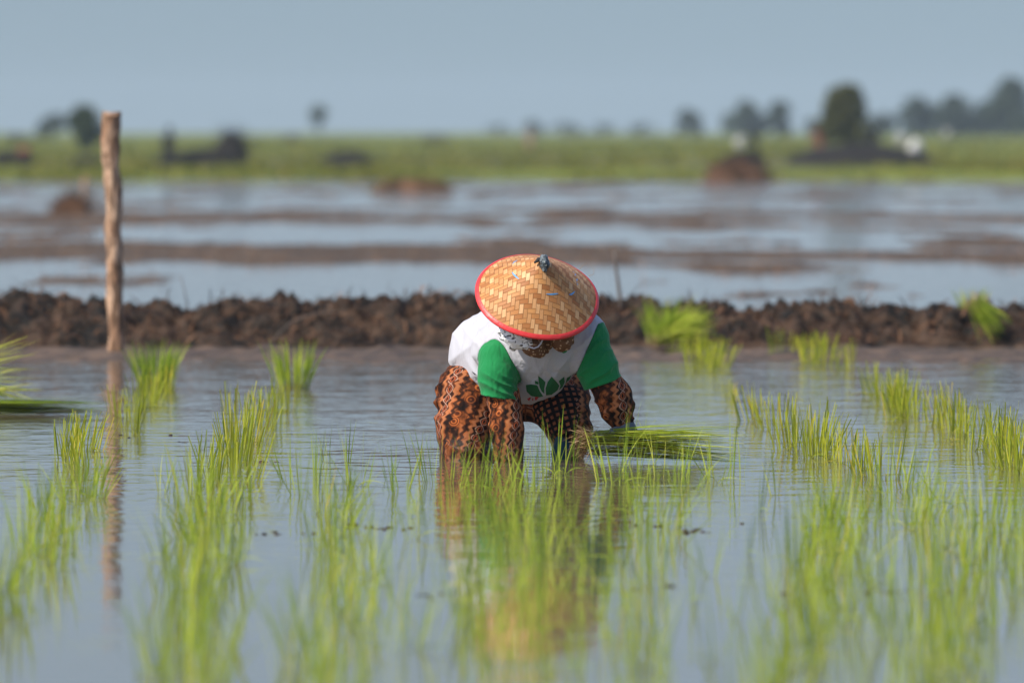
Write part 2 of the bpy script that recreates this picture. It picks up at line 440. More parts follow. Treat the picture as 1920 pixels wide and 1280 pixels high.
def field_h(X, Y):
    q = np.stack([X * 0.08, Y * 0.03, X * 0], -1)
    e = 203 + 3.5 * fbm(np.stack([X * 0.3, X * 0, X * 0], -1), 3, 8)
    r = np.clip((Y - e) / 5, 0, 1)
    return -0.12 + r * 0.24 + np.clip((Y - 300) / 500, 0, 1) * 0.42 + r * fbm(q, 3, 2) * 0.10
xs = np.concatenate([np.arange(-1400, -60, 40), np.arange(-60, 60, 1.0), np.arange(60, 1401, 40)])
ys = np.concatenate([np.arange(198, 215, 0.5), np.arange(215, 420, 3), np.arange(420, 2480, 40)])
grid('field', xs, ys, field_h, M['field'])
def fz(x, y): return float(field_h(np.array([[x]]), np.array([[y]]))[0, 0])

mb = MB(); r = random.Random(3)
for k in range(9000):
    Y = 203 + (r.random() ** 2.2) * 420; X = (r.random() - 0.5) * 2 * (Y * 0.075 + 4)
    z = fz(X, Y); sc = 0.7 + 0.9 * r.random()
    if vnoise(np.array([[X * 0.15, Y * 0.06, 0]]), 77)[0] < -0.25: continue
    for b in range(4):
        mb.blade((X + r.gauss(0, .15), Y + r.gauss(0, .15), z - 0.03), (r.gauss(0, .35), r.gauss(0, .35), 1), 0.12 * sc * (1 + Y / 700), 0.06 * (1 + Y / 300), (0, 0, -0.03), r, 2)
tag(mb.build('field_grass', M['grass_far']), 'low yellow green grass covering the far bank and field', 'grass', kind='stuff')

# ------------------------------------------------------------------ haze
hz = NT('haze_air'); pv = hz.N('ShaderNodeVolumePrincipled')
pv.inputs['Color'].default_value = (0.72, 0.87, 1.0, 1); pv.inputs['Density'].default_value = 0.00019; pv.inputs['Anisotropy'].default_value = 0.0
hz.L(pv.outputs[0], hz.out.inputs['Volume'])
def box(name, lo, hi, mat):
    v = [(x, y, z) for x in (lo[0], hi[0]) for y in (lo[1], hi[1]) for z in (lo[2], hi[2])]
    f = [(0, 1, 3, 2), (4, 6, 7, 5), (0, 4, 5, 1), (2, 3, 7, 6), (0, 2, 6, 4), (1, 5, 7, 3)]
    return mesh_obj(name, v, f, mat, smooth=False)
tag(box('haze', (-1450, -60, -1.5), (1450, 2520, 15), hz.m), 'thin pale blue haze over the distant fields', 'haze', kind='stuff')

# ------------------------------------------------------------------ trees
n = NT('bark_far'); M['bark_far'] = n.end(n.bsdf(n.mix(n.noise(n.objc(), 3, 4), (0.05, 0.04, 0.032), (0.11, 0.09, 0.07)), 0.9))
def tree(px, Y, top, wpx, label, group=None, mat='foliage_far', crown_base=0.25, leaves=1500, seed=1, trunk=True, base_z=None, name='field_tree', cat='tree'):
    r = random.Random(seed); s = F / Y
    x = (px - 960) / s; z0 = fz(x, Y) if base_z is None else base_z
    zt = CAM_H + (HOR - top) / s; H = zt - z0; Wd = wpx / s
    root = empty(name, (x, Y, z0)); tag(root, label, cat, group)
    tb = MB(); cl = []
    nl = 5 + int(Wd / H * 3)
    tr = H * 0.03
    tb.tube([(x + r.gauss(0, tr) * t, Y, z0 - 0.1 + H * 0.75 * t) for t in (0, .33, .66, 1)], [tr * 1.5, tr, tr * .7, tr * .3], 7)
    for k in range(nl):
        a = r.random() * 6.28; hh = crown_base + (0.95 - crown_base) * ((k + 0.5) / nl)
        prof = math.sin(math.pi * min(1, 0.22 + 0.78 * (hh - crown_base) / (1 - crown_base))) ** 0.7
        rad = Wd * 0.5 * max(0.2, prof * math.sqrt(max(0.05, 1 - (hh - 0.1) ** 3))) * (0.45 + 0.45 * r.random())
        c = Vector((x + math.cos(a) * rad * 0.75, Y + math.sin(a) * rad * 0.75, z0 + H * hh * 0.93))
        cs = min(Wd, H) * (0.15 + 0.17 * r.random())
        c.z = min(c.z, zt - cs * 1.05)
        cl.append((c, cs))
        tb.tube([(x, Y, z0 + H * hh * 0.45), ((x + c.x) / 2, (Y + c.y) / 2, (z0 + H * hh * 0.45 + c.z) / 2 + 0.02), tuple(c)], [tr * .55, tr * .35, tr * .12], 5)
    cl.append((Vector((x, Y, z0 + H * (0.5 + crown_base / 2))), min(Wd, H) * 0.26))
    cl.append((Vector((x + r.gauss(0, .03) * Wd, Y, zt - min(Wd, H) * 0.2)), min(Wd, H) * 0.2))
    tb.build('trunk', M['bark_far'], root)
    cb = MB()
    for k in range(leaves):
        c, cs = cl[r.randrange(len(cl))]
        d = Vector((r.gauss(0, 1), r.gauss(0, 1), r.gauss(0, .8))).normalized() * cs * (r.random() ** 0.4) * 1.15
        q = c + d
        if q.z > zt: continue
        cb.quad(q, max(0.04, min(Wd, H) * 0.065) * (0.7 + 0.6 * r.random()), r)
    cb.build('crown', M[mat], root)
    return root
GR = 'hazy trees along the right horizon'
for i, (px, Y, top, wd, lab) in enumerate([
    (1898, 950, 148, 100, 'tallest dark blue tree at the right end of the far tree line'),
    (1842, 1000, 192, 70, 'shorter hazy tree just left of the tallest one at the right edge'),
    (1785, 980, 180, 100, 'broad round hazy tree in the far right tree line'),
    (1722, 1000, 184, 80, 'leftmost tree of the dense hazy clump at the far right'),
    (1655, 1050, 214, 70, 'low hazy tree on the horizon right of the olive tree'),
    (1456, 1000, 193, 62, 'upright hazy blue tree right of a twin, above the black figure'),
    (1396, 1000, 192, 84, 'wide hazy blue tree above the black figure on the heap'),
    (1290, 1050, 207, 66, 'lone small hazy tree on the horizon left of the twin trees'),
    (1525, 1100, 225, 60, 'low hazy tree on the horizon left of the olive tree')]):
    tree(px, Y, top - 3, wd * 1.15, lab, GR, seed=20 + i, crown_base=0.08, leaves=2600)
for i, (px, top, wd) in enumerate([(1205, 236, 80), (1128, 236, 70), (1060, 233, 90), (1000, 230, 60), (935, 238, 70)]):
    tree(px, 1300, top - 5, wd * 1.3, ['faint low tree on the horizon, rightmost of five above the hat', 'faint low tree on the horizon, second from the right of five',
         'faint low tree on the horizon, middle one of five above the hat', 'faint low tree on the horizon, second from the left of five',
         'faint low tree on the horizon, leftmost of five above the hat'][i], 'faint low trees on the horizon above the hat', seed=50 + i, crown_base=0.02, leaves=1500)
tree(1588, 345, 158, 128, 'olive green round tree standing behind the long dark heap', seed=70, mat='foliage_olive', crown_base=0.30, leaves=2800)
tree(152, 420, 197, 100, 'dark bushy tree behind the wooden post', seed=71, mat='foliage_far', crown_base=0.2, leaves=2500)
tree(98, 800, 212, 110, 'hazy blue tree left of the dark bushy tree', seed=72, crown_base=0.1)
tree(598, 900, 197, 44, 'lone hazy tree with a bare trunk against the sky', seed=73, crown_base=0.5, leaves=900)
tree(35, 520, 248, 90, 'low green bush at the left edge of the far field', seed=74, mat='foliage_olive', crown_base=0.0, name='field_bush', cat='bush')
tree(545, 560, 250, 70, 'low green bush under the lone bare trunk tree', seed=75, mat='foliage_olive', crown_base=0.0, name='field_bush', cat='bush')
tree(815, 560, 250, 110, 'low wide green bush in mid field above the straw heap', seed=76, mat='foliage_olive', crown_base=0.0, name='field_bush', cat='bush')

# ------------------------------------------------------------------ heaps and far figures
n = NT('dark_heap'); M['dark'] = n.end(n.bsdf(n.mix(n.noise(n.pos(), 2.5, 4), (0.008, 0.008, 0.009), (0.03, 0.026, 0.024)), 0.85, spec=0.2))
n = NT('brown_heap'); M['brown'] = n.end(n.bsdf(n.mix(n.step(n.noise(n.pos(), 3, 4), .4, .6), (0.05, 0.028, 0.016), (0.16, 0.085, 0.05)), 0.9, spec=0.2))
def heap(px, py, Y, wpx, hpx, label, mat, straw=None, seed=0, name='straw_heap', cat='heap', group=None, nblade=300, z=None, depth=0.6, prof=None):
    s = F / Y; x = (px - 960) / s
    z0 = (CAM_H - (py - HOR) / s) if z is None else z
    if Y > 205: z0 = max(z0, fz(x, Y) + .04)
    hw = wpx / s / 2; H = hpx / s
    root = empty(name, (x, Y, z0)); tag(root, label, cat, group)
    nu, nv = 30, 14; vs = []; fs = []
    for i in range(nu + 1):
        for j in range(nv + 1):
            u = i / nu * 2 - 1; v = j / nv * 2 - 1
            e = max(0, 1 - u * u) ** 0.5 * max(0, 1 - v * v) ** 0.6
            if prof: e *= prof(u)
            vs.append((x + u * hw, Y + v * hw * depth, z0 - 0.06 + e * H * 0.95))
    vs = np.array(vs); vs[:, 2] += fbm(vs * np.array([2.2, 2.2, 2.2]) / max(.3, H), 3, seed) * H * 0.22 * (vs[:, 2] > z0)
    for i in range(nu):
        for j in range(nv):
            a = i * (nv + 1) + j; fs.append((a, a + nv + 1, a + nv + 2, a + 1))
    mesh_obj('mound', vs, fs, mat, root)
    if straw:
        mb = MB(); r = random.Random(seed)
        for k in range(nblade):
            q = vs[r.randrange(len(vs))]
            if q[2] < z0 - 0.03: continue
            mb.blade(q, (r.gauss(0, 1), r.gauss(0, .6), r.random() * .9 + .1), H * (0.3 + 0.4 * r.random()), H * 0.035, (0, 0, -H * .15), r, 3)
        tag(mb.build('straw', straw, root), kind='stuff')
    return root
heap(132, 412, 121, 82, 52, 'small brown straw heap on the mud left of the post', M['brown'], M['straw'], 1, nblade=500)
heap(772, 361, 166, 165, 34, 'low green and brown straw heap at the far water edge', M['brown'], M['grass_far'], 2, nblade=350)
heap(1382, 346, 200, 135, 52, 'brown straw heap at the far water edge below the black figure', M['brown'], M['straw'], 3, nblade=500)
heap(1614, 306, 252, 280, 40, 'long low black heap in front of the olive tree', M['dark'], M['dark'], 4, name='dark_heap', nblade=200)
heap(652, 309, 262, 112, 30, 'low black heap in the mid field right of the block shaped heap', M['dark'], M['dark'], 5, name='dark_heap', nblade=150)
heap(372, 315, 255, 175, 34, 'low black heap linking the upright stump and the block shaped heap', M['dark'], M['dark'], 6, name='dark_heap', nblade=150)
heap(426, 315, 254, 84, 74, 'tall block shaped black heap in the left mid field', M['dark'], M['dark'], 7, name='dark_heap', nblade=150, prof=lambda u: .9 + .35 * u)
heap(20, 318, 250, 96, 34, 'black heap at the left edge with a reddish bundle on it', M['dark'], M['dark'], 8, name='dark_heap', nblade=150)
heap(165, 313, 256, 60, 24, 'small black heap just left of the wooden post', M['dark'], M['dark'], 9, name='dark_heap', nblade=80)
heap(1395, 305, 215, 90, 26, 'black heap on top of the brown straw heap', M['dark'], M['dark'], 10, name='dark_heap', nblade=80)

def simple_mat(name, c, rough=0.8):
    n = NT(name); return n.end(n.bsdf(n.mix(n.noise(n.pos(), 8, 3), c, tuple(x * .75 for x in c)), rough))
M['skin'] = simple_mat('skin', (0.30, 0.16, 0.10), 0.55)
M['white_far'] = simple_mat('white_cloth_far', (0.75, 0.75, 0.74))
M['pale_far'] = simple_mat('pale_sacking', (0.40, 0.40, 0.39)); M['black_cloth'] = simple_mat('black_cloth', (0.015, 0.016, 0.02))
M['red_far'] = simple_mat('faded_red', (0.22, 0.055, 0.04)); M['pink_far'] = simple_mat('faded_pink', (0.42, 0.25, 0.2))
def far_person(px, py, Y, hpx, label, mat, hatmat, bend=0.5, flip=1):
    s = F / Y; x = (px - 960) / s; z = max(CAM_H - (py - HOR) / s, fz(x, Y)) if Y > 225 else CAM_H - (py - HOR) / s; H = hpx / s; f = flip
    root = empty('person', (x, Y, z)); tag(root, label, 'person')
    b = lambda a, c, d: np.array((x + a * H * f, Y + c * H, z + d * H))
    hip = b(0, 0, .50); ch = b(.18 * bend, -.05, .78); hd = b(.26 * bend, -.08, .93)
    def fn(p):
        d = chain(p, [hip, (hip + ch) / 2, ch], [.085 * H, .08 * H, .09 * H], .04 * H)
        d = su(d, chain(p, [ch, hd], [.04 * H, .03 * H], .01), .03 * H)
        d = su(d, ell(p, hd, (.055 * H, .06 * H, .07 * H)), .02 * H)
        for sd in (-1, 1):
            d = su(d, chain(p, [hip + np.array((sd * .05 * H, 0, 0)), b(sd * .07 + .05 * bend, -.05, .26), b(sd * .08, 0, .02)], [.07 * H, .05 * H, .035 * H], .02 * H), .03 * H)
            d = su(d, chain(p, [ch + np.array((sd * .11 * H, 0, .02 * H)), b(sd * .16 + .2 * bend, -.06, .60), b(sd * .1 + .28 * bend, -.14, .45)], [.035 * H, .03 * H, .022 * H], .02 * H), .02 * H)
        return d
    v, fc = nets(fn, (x - .5 * H, Y - .35 * H, z - .06 * H), (x + .5 * H, Y + .25 * H, z + 1.1 * H), H * .022)
    mesh_obj('body', v, fc, mat, root)
    bm = bmesh.new(); bmesh.ops.create_cone(bm, segments=24, radius1=.14 * H, radius2=.01 * H, depth=.09 * H, cap_ends=True)
    me = bpy.data.meshes.new('hat'); bm.to_mesh(me); bm.free(); me.materials.append(hatmat)
    o = bpy.data.objects.new('hat', me); COL.objects.link(o); o.parent = root; o.location = Vector(hd) + Vector((0, 0, .07 * H)) - root.location
    return root
far_person(1418, 300, 214, 56, 'distant crouching worker in black on the straw heap', M['black_cloth'], M['black_cloth'], .8, -1)
far_person(1538, 302, 261, 66, 'distant standing worker in dark red at the left end of the long heap', M['red_far'], M['black_cloth'], .5, -1)
far_person(314, 314, 254, 74, 'distant dark figure standing left of the block shaped heap', M['black_cloth'], M['black_cloth'], .2)
far_person(992, 283, 420, 38, 'distant worker in faded pink in the green field', M['pink_far'], M['pink_far'], .2)
far_person(1636, 302, 263, 62, 'distant dark figure under the right side of the olive tree', M['black_cloth'], M['black_cloth'], .1)
def sack(px, py, Y, w_, h_, label, mat, seed):
    s = F / Y; c = np.array(P(px, py, Y)); hw = w_ / s / 2; hh = h_ / s / 2
    f = lambda p: ell(p, c, (hw, hw * .7, hh)) + fbm((p - c) / hw * 1.6, 2, seed) * hw * .18
    v, fc = nets(f, c - 1.5 * max(hw, hh), c + 1.5 * max(hw, hh), hw * .14)
    loc = (c[0], c[1], c[2] - hh)
    return tag(mesh_obj('sack', v, fc, mat, loc=loc), label, 'sack')
sack(1388, 268, 213, 22, 26, 'round pale sack on the heap beside the crouching black figure', M['pale_far'], 1)
sack(1716, 278, 260, 28, 34, 'white sack at the right end of the long black heap', M['white_far'], 2)
sack(1690, 262, 261, 20, 22, 'smaller pale sack behind the white sack on the long heap', M['pale_far'], 3)
sack(1776, 252, 420, 14, 18, 'small pale sack in the green field right of the long heap', M['pale_far'], 4)
sack(46, 284, 249, 28, 14, 'faded red bundle on the black heap at the left edge', M['red_far'], 5)

# ------------------------------------------------------------------ wooden post, sticks
n = NT('weathered_wood'); oc = n.objc()
st = n.noise(n.mapping(oc, (1, 1, 0.16)), 42, 5, 0.6, 0.8); bl = n.noise(n.mapping(oc, (1, 1, .6)), 9, 4, .6)
c = n.mix(n.step(bl, .42, .62), (0.30, 0.175, 0.11), (0.58, 0.39, 0.27)); c = n.mix(n.ma('MULTIPLY', n.step(st, .54, .40), .85), c, (0.10, 0.06, 0.038))
M['wood'] = n.end(n.bsdf(c, .85, n.bump(n.ma('ADD', st, n.ma('MULTIPLY', bl, 1.5)), .012, .9), spec=.2))
Yp = 45.5; r = random.Random(5)
prof = [(219, 760, 15.5), (218, 660, 15.5), (218, 610, 15.5), (215, 560, 16.5), (216, 510, 15.5), (215, 470, 15), (213, 430, 15.5), (214, 400, 15), (212, 360, 16.5), (209, 330, 15.5),
        (207, 300, 16.5), (206, 270, 16.5), (208, 240, 17), (208, 222, 18.5), (209, 213, 18.5)]
prof = [prof[0]] + [p for k in range(len(prof) - 1) for p in (lambda a, b: [tuple(a[i] + (b[i] - a[i]) * t for i in range(3)) for t in (.25, .5, .75, 1)])(prof[k], prof[k + 1])]
vs = []; fs = []; NS = 28
for i, (px, py, hw) in enumerate(prof):
    c = P(px, py, Yp)
    for k in range(NS):
        a = 2 * math.pi * k / NS; q = np.array([[math.cos(a) * .9, math.sin(a) * .9, c.z * 9]])
        rad = hw * Yp / F * (1 + .26 * fbm(q, 3, 4)[0] + .08 * vnoise(q * 3.2, 9)[0])
        if i == len(prof) - 1: rad *= .93
        vs.append((c.x + math.cos(a) * rad, c.y + math.sin(a) * rad, c.z + (.012 * math.sin(a * 2 + 1) if i > len(prof) - 3 else 0)))
for i in range(len(prof) - 1):
    for k in range(NS):
        a = i * NS + k; b = i * NS + (k + 1) % NS; fs.append((a, b, b + NS, a + NS))
vs.append(tuple(P(209, 211, Yp))); m_ = (len(prof) - 1) * NS
for k in range(NS): fs.append((m_ + k, m_ + (k + 1) % NS, len(vs) - 1))
tag(mesh_obj('wooden_post', vs, fs, M['wood'], loc=tuple(P(218, 700, Yp))), 'tall crooked weathered wooden post standing in the water by the bank', 'post')

M['twig'] = simple_mat('grey_twig', (0.13, 0.105, 0.09))
def stick(name, pts, Y, r0, r1, label, mat='twig', cat='stick', n_=6):
    mb = MB(); P3 = [P(a, b, Y) for a, b in pts]; m = len(P3)
    mb.tube([tuple(p) for p in P3], [r0 + (r1 - r0) * i / (m - 1) for i in range(m)], n_)
    return tag(mb.build(name, M[mat], loc=tuple(P3[0])), label, cat)
stick('stick', [(1167, 590), (1163, 560), (1159, 530), (1154, 495), (1152, 468)], 47.3, .012, .007, 'thin grey stick stuck in the bank right of the hat')
stick('stick', [(162, 420), (160, 390), (158, 360), (160, 330)], 121.6, .045, .035, 'pale stake standing in the small straw heap by the post', 'wood', 'stake')
stick('twig', [(352, 575), (346, 545), (338, 515)], 47.4, .004, .002, 'thin pale twig leaning up from the bank right of the post', 'twig', 'twig')
stick('twig', [(502, 650), (520, 628), (545, 604), (580, 590), (620, 584), (650, 585)], 46.7, .005, .002, 'arched grey twig bending over the front of the bank', 'twig', 'twig')

# dead straw and roots on the bank
mb = MB(); r = random.Random(12)
def bz(x, y): return float(bank_h(np.array([[x]]), np.array([[y]]))[0, 0])
XY = np.array([(r.uniform(-5, 5), r.uniform(46.75, 47.7)) for _ in range(12000)])
ZZ = bank_h(XY[:, 0][:, None], XY[:, 1][:, None])[:, 0]
for (X, Y), z in zip(XY, ZZ):
    if z < 0.02: continue
    L_ = r.uniform(.03, .13)
    if r.random() < .7: d = (r.gauss(0, .8), -abs(r.gauss(0, .4)), r.gauss(-.3, .6))
    else: d = (r.gauss(0, .5), r.gauss(-.2, .3), .8)
    mb.blade((X, Y - .005, z + .006), d, L_, r.uniform(.004, .012), (r.gauss(0, .02), 0, -.02 - .02 * r.random()), r, 3)
tag(mb.build('dead_straw', M['straw']), 'dead brown straw and roots matted over the mud bank', 'straw', kind='stuff')

# ------------------------------------------------------------------ rice seedlings
def tuft_mesh(name, nb, h, spread, lean, blunt, wid, seed, mat, radius=.018):
    mb = MB(); r = random.Random(seed)
    la = r.random() * 6.28; lx, ly = math.cos(la) * lean, math.sin(la) * lean
    for k in range(nb):
        a = r.random() * 6.28; q = radius * math.sqrt(r.random())
        sp = abs(r.gauss(0, spread)); 
        d = Vector((math.cos(a) * sp + lx, math.sin(a) * sp + ly, 1))
        L_ = h * r.uniform(.55, 1.12) if not blunt else h * r.uniform(.7, 1.05)
        bend = Vector((math.cos(a + r.gauss(0, .8)), math.sin(a + r.gauss(0, .8)), -.35)) * L_ * (abs(r.gauss(0, .16)) if not blunt else abs(r.gauss(0, .05)))
        mb.blade((math.cos(a) * q, math.sin(a) * q, -.03), d, L_ + .03, wid * r.uniform(.75, 1.25), bend, r, 6, blunt and r.random() < .8)
    for k in range(max(1, nb // 4)):      # drooped or snapped leaves
        a = r.random() * 6.28; L_ = h * r.uniform(.3, .6)
        mb.blade((0, 0, .0), (math.cos(a) * .8, math.sin(a) * .8, 1.0), L_, wid, (math.cos(a) * L_ * .5, math.sin(a) * L_ * .5, -L_ * .8), r, 6)
    o = mb.build(name, mat); me = o.data; bpy.data.objects.remove(o); return me
FINE = [tuft_mesh('rice_seedling', 11 + i % 5, .20, .19, .09, False, .0036, 100 + i, M['leaf'], .05) for i in range(8)]
THIN = [tuft_mesh('rice_seedling', 4 + i % 3, .19, .16, .07, False, .0040, 120 + i, M['leaf']) for i in range(6)]
FULL = [tuft_mesh('rice_seedling', 11 + 3 * (i % 4), .205, .17, .10, False, .0044, 200 + i, M['leaf'], .06) for i in range(8)]
CUT = [tuft_mesh('rice_seedling', 16 + 2 * (i % 4), .165, .15, .06, True, .0046, 300 + i, M['leaf_cut'], .05) for i in range(8)]
r = random.Random(99)
tuft_list = []
def put(px, py, kind, sc, label, group, z=0):
    me = kind[r.randrange(len(kind))]
    o = bpy.data.objects.new('rice_seedling', me); COL.objects.link(o)
    o.location = G(px, py); o.rotation_euler = (r.gauss(0, .09), r.gauss(0, .11), r.random() * 6.28); k = sc * r.uniform(.88, 1.12)
    o.scale = (k, k, k * r.uniform(.9, 1.1))
    tag(o, label, 'seedling', group); tuft_list.append(o)
def row(pts, spacing, kind, sc, jit, label, group):
    W3 = [G(a, b) for a, b in pts]; acc = 0.0
    for i in range(len(W3) - 1):
        a, b = W3[i], W3[i + 1]; L_ = (b - a).length; t = acc
        while t < L_:
            q = a.lerp(b, t / L_); s = F / q.y
            qx = q.x + r.gauss(0, jit); qy = q.y + r.gauss(0, spacing * .25)
            put(960 + qx * F / qy, HOR + CAM_H * F / qy, kind, sc, label, group)
            t += spacing * r.uniform(.75, 1.25)
        acc = t - L_
# far left row
row([(-60, 1190), (40, 1090), (90, 1000)], .52, FULL, 1.0, .05, 'blurred rice seedling in the nearest stretch of the leftmost row', 'near seedlings of the leftmost row')
row([(90, 985), (140, 915)], .36, FULL, .95, .05, 'rice seedling in the sharp middle stretch of the leftmost row', 'middle seedlings of the leftmost row')
row([(120, 880), (165, 845)], .4, CUT, .95, .06, 'clipped rice seedling left of the flat floating bundle end', 'clipped seedlings of the leftmost row')
row([(200, 832), (250, 775), (290, 765)], .9, CUT, .9, .05, 'clipped rice seedling between the flat bundle and the bushy bunch', 'far seedlings of the leftmost row')
row([(262, 765), (285, 745), (300, 730)], .5, CUT, .85, .04, 'blurred rice seedling at the foot of the bushy bunch right of the post', 'seedlings at the foot of the left bunch')
# second row
row([(330, 1330), (350, 1150), (365, 1080)], .38, FULL, 1.05, .055, 'strongly blurred rice seedling at the near end of the second row', 'near seedlings of the second row')
row([(370, 1060), (395, 960), (405, 930)], .42, FULL, .95, .05, 'rice seedling in the middle of the second row from the left', 'middle seedlings of the second row')
row([(412, 915), (430, 850), (455, 800), (490, 765)], .5, CUT, 1.0, .065, 'clipped rice seedling in the dense sharp part of the second row', 'clipped dense seedlings of the second row')
for a, b in ((302, 925), (318, 920), (328, 928)): put(a, b, THIN, .75, 'sparse thin seedling just left of the dense second row', 'sparse seedlings beside the second row')
row([(440, 960), (460, 925)], .9, FINE, .8, .04, 'rice seedling leaning out on the right side of the second row', 'seedlings right of the second row')
# third row
row([(595, 1340), (620, 1180), (630, 1100)], .42, FULL, .95, .05, 'strongly blurred rice seedling at the near end of the third row', 'near seedlings of the third row')
row([(632, 1080), (635, 960), (640, 905)], .55, FINE, 1.1, .045, 'rice seedling in the middle of the third row, left of the worker', 'middle seedlings of the third row')
for a, b, k in ((545, 910, 1.0), (535, 900, .8), (590, 895, .9), (650, 880, .95), (615, 868, .7)): put(a, b, THIN, k, 'thin rice seedling at the far end of the third row, left of the worker', 'far seedlings of the third row')
# fourth, around and in front of the worker
for a, b, k in ((740, 925, .85), (760, 918, 1.0), (778, 895, .9), (800, 905, 1.0), (730, 900, .6)): put(a, b, THIN, k, 'thin rice seedling in the gap just left of the worker', 'thin seedlings left of the worker')
for a, b, k in ((828, 905, 1.0), (862, 915, .9), (895, 918, .95), (930, 930, 1.0), (960, 925, .9), (985, 905, 1.15), (1040, 890, 1.1), (1062, 888, 1.0), (1005, 915, .9)): put(a, b, FINE, k, 'fine rice seedling standing right in front of the worker', 'seedlings right in front of the worker')
for a, b, k in ((1150, 905, 1.3), (1168, 908, 1.25), (1255, 893, 1.2), (1265, 900, .9), (1362, 900, 1.15), (1345, 905, .9), (1200, 915, .9), (1300, 915, .85)): put(a, b, FINE, k, 'rice seedling rising in front of the lying green bundle', 'seedlings in front of the lying bundle')
row([(800, 1010), (860, 970), (950, 985), (1060, 965)], .5, FINE, .95, .12, 'rice seedling in the loose strip before the worker', 'seedlings of the loose strip')
row([(870, 1340), (905, 1180), (930, 1040), (955, 950)], .50, FINE, 1.08, .065, 'blurred rice seedling of the row running up to the worker', 'seedlings of the row below the worker')
row([(985, 1220), (960, 1120), (1010, 1000)], .7, FINE, 1.0, .06, 'blurred rice seedling over the reflection of the worker', 'seedlings over the reflection')
row([(1150, 1340), (1190, 1180), (1205, 1060), (1180, 950)], .55, FINE, 1.0, .07, 'blurred rice seedling of the row below the lying bundle', 'seedlings of the row below the bundle')
row([(1090, 1010), (1120, 980), (1340, 975), (1420, 960)], .6, THIN, 1.0, .10, 'sparse rice seedling between the bundle row and the right rows', 'sparse seedlings right of centre')
# right rows
row([(1440, 1340), (1490, 1200), (1510, 1060), (1530, 960)], .55, FULL, 1.05, .06, 'blurred rice seedling in the first long row right of the worker', 'seedlings of the first right row')
row([(1640, 1200), (1620, 1060), (1640, 960)], .46, FINE, 1.0, .07, 'blurred rice seedling in the loose row between the two dense right rows', 'seedlings of the loose right row')
row([(1790, 1340), (1800, 1200), (1840, 1080), (1850, 1000), (1800, 950)], .52, FULL, 1.08, .075, 'blurred rice seedling in the dense row near the right edge', 'seedlings near the right edge')
row([(1960, 1150), (1930, 1090), (1930, 980)], .6, FINE, 1.0, .06, 'blurred rice seedling cut by the right edge of the photo', 'seedlings at the right edge')
row([(1720, 985), (1700, 930), (1660, 905)], .45, FINE, .95, .06, 'rice seedling where the clipped right row meets the near rows', 'seedlings under the clipped right row')
row([(1655, 898), (1600, 880), (1540, 858), (1498, 826)], .27, CUT, .95, .045, 'clipped rice seedling of the row right of the lying bundle', 'clipped seedlings right of the bundle')
for a, b, k in ((1405, 790, .9), (1425, 785, .8), (1440, 805, .95), (1466, 805, .9), (1372, 760, .7), (1368, 745, .6)): put(a, b, CUT, k, 'clipped rice seedling in the clump between bundle and bank', 'clipped clump between bundle and bank')
row([(1652, 742), (1700, 765), (1760, 795), (1830, 825), (1880, 860), (1930, 890)], .26, CUT, .95, .055, 'clipped rice seedling in the outermost right row', 'clipped seedlings of the outermost right row')
row([(1462, 668), (1500, 676), (1545, 690), (1610, 698)], .42, CUT, .95, .05, 'blurred rice seedling by the bank at the far end of the outer right row', 'far seedlings of the outer right row')
row([(1280, 668), (1310, 680), (1345, 700)], .36, CUT, .95, .05, 'blurred rice seedling at the foot of the bundle on the bank', 'seedlings at the foot of the bank bundle')
for a, b in ((700, 1060), (745, 1130), (690, 1010), (770, 1210), (1075, 1120), (1100, 1050), (1330, 1080), (1380, 1160), (1400, 1040), (1290, 1130), (1350, 1240), (1580, 1250), (1450, 930)):
    put(a, b, THIN, 1.0, 'stray thin rice seedling in the open water between the near rows', 'stray seedlings between the near rows')

# ------------------------------------------------------------------ seedling bundles and bunches
def bunch(px, py, Y, hpx, wpx, nb, label, name='seedling_bunch', mat='leaf', lean=0.0, seed=0, z=None, tie=True):
    s = F / Y; base = P(px, py, Y); r = random.Random(seed); root = empty(name, base); tag(root, label, 'seedling bunch')
    h = hpx / s; sp = wpx / s / 2 / h; mb = MB(); rb = MB()
    for k in range(nb):
        a = r.random() * 6.28; q = .075 * math.sqrt(r.random()); t = sp * r.random()
        d = Vector((math.cos(a) * t + lean, math.sin(a) * t, 1)); L_ = h * r.uniform(.65, 1.08)
        mb.blade(base + Vector((math.cos(a) * q, math.sin(a) * q, -.01)), d, L_, .0055, Vector((math.cos(a), math.sin(a), -.4)) * L_ * .14 * r.random(), r, 6)
    for k in range(60):
        a = r.random() * 6.28
        rb.blade(base + Vector((math.cos(a) * .03, math.sin(a) * .03, .02)), (math.cos(a) * .6, math.sin(a) * .6, -1), r.uniform(.03, .07), .003, (0, 0, 0), r, 3)
    mb.build('leaves', M[mat], root); rb.build('roots', M['root'], root)
    return root
bunch(290, 722, G(290, 722).y, 90, 82, 170, 'bushy bunch of bright seedlings in the water right of the post', seed=1)
bunch(550, 728, G(550, 728).y, 98, 66, 130, 'bushy bunch of bright seedlings at the far end of the second row', seed=2)
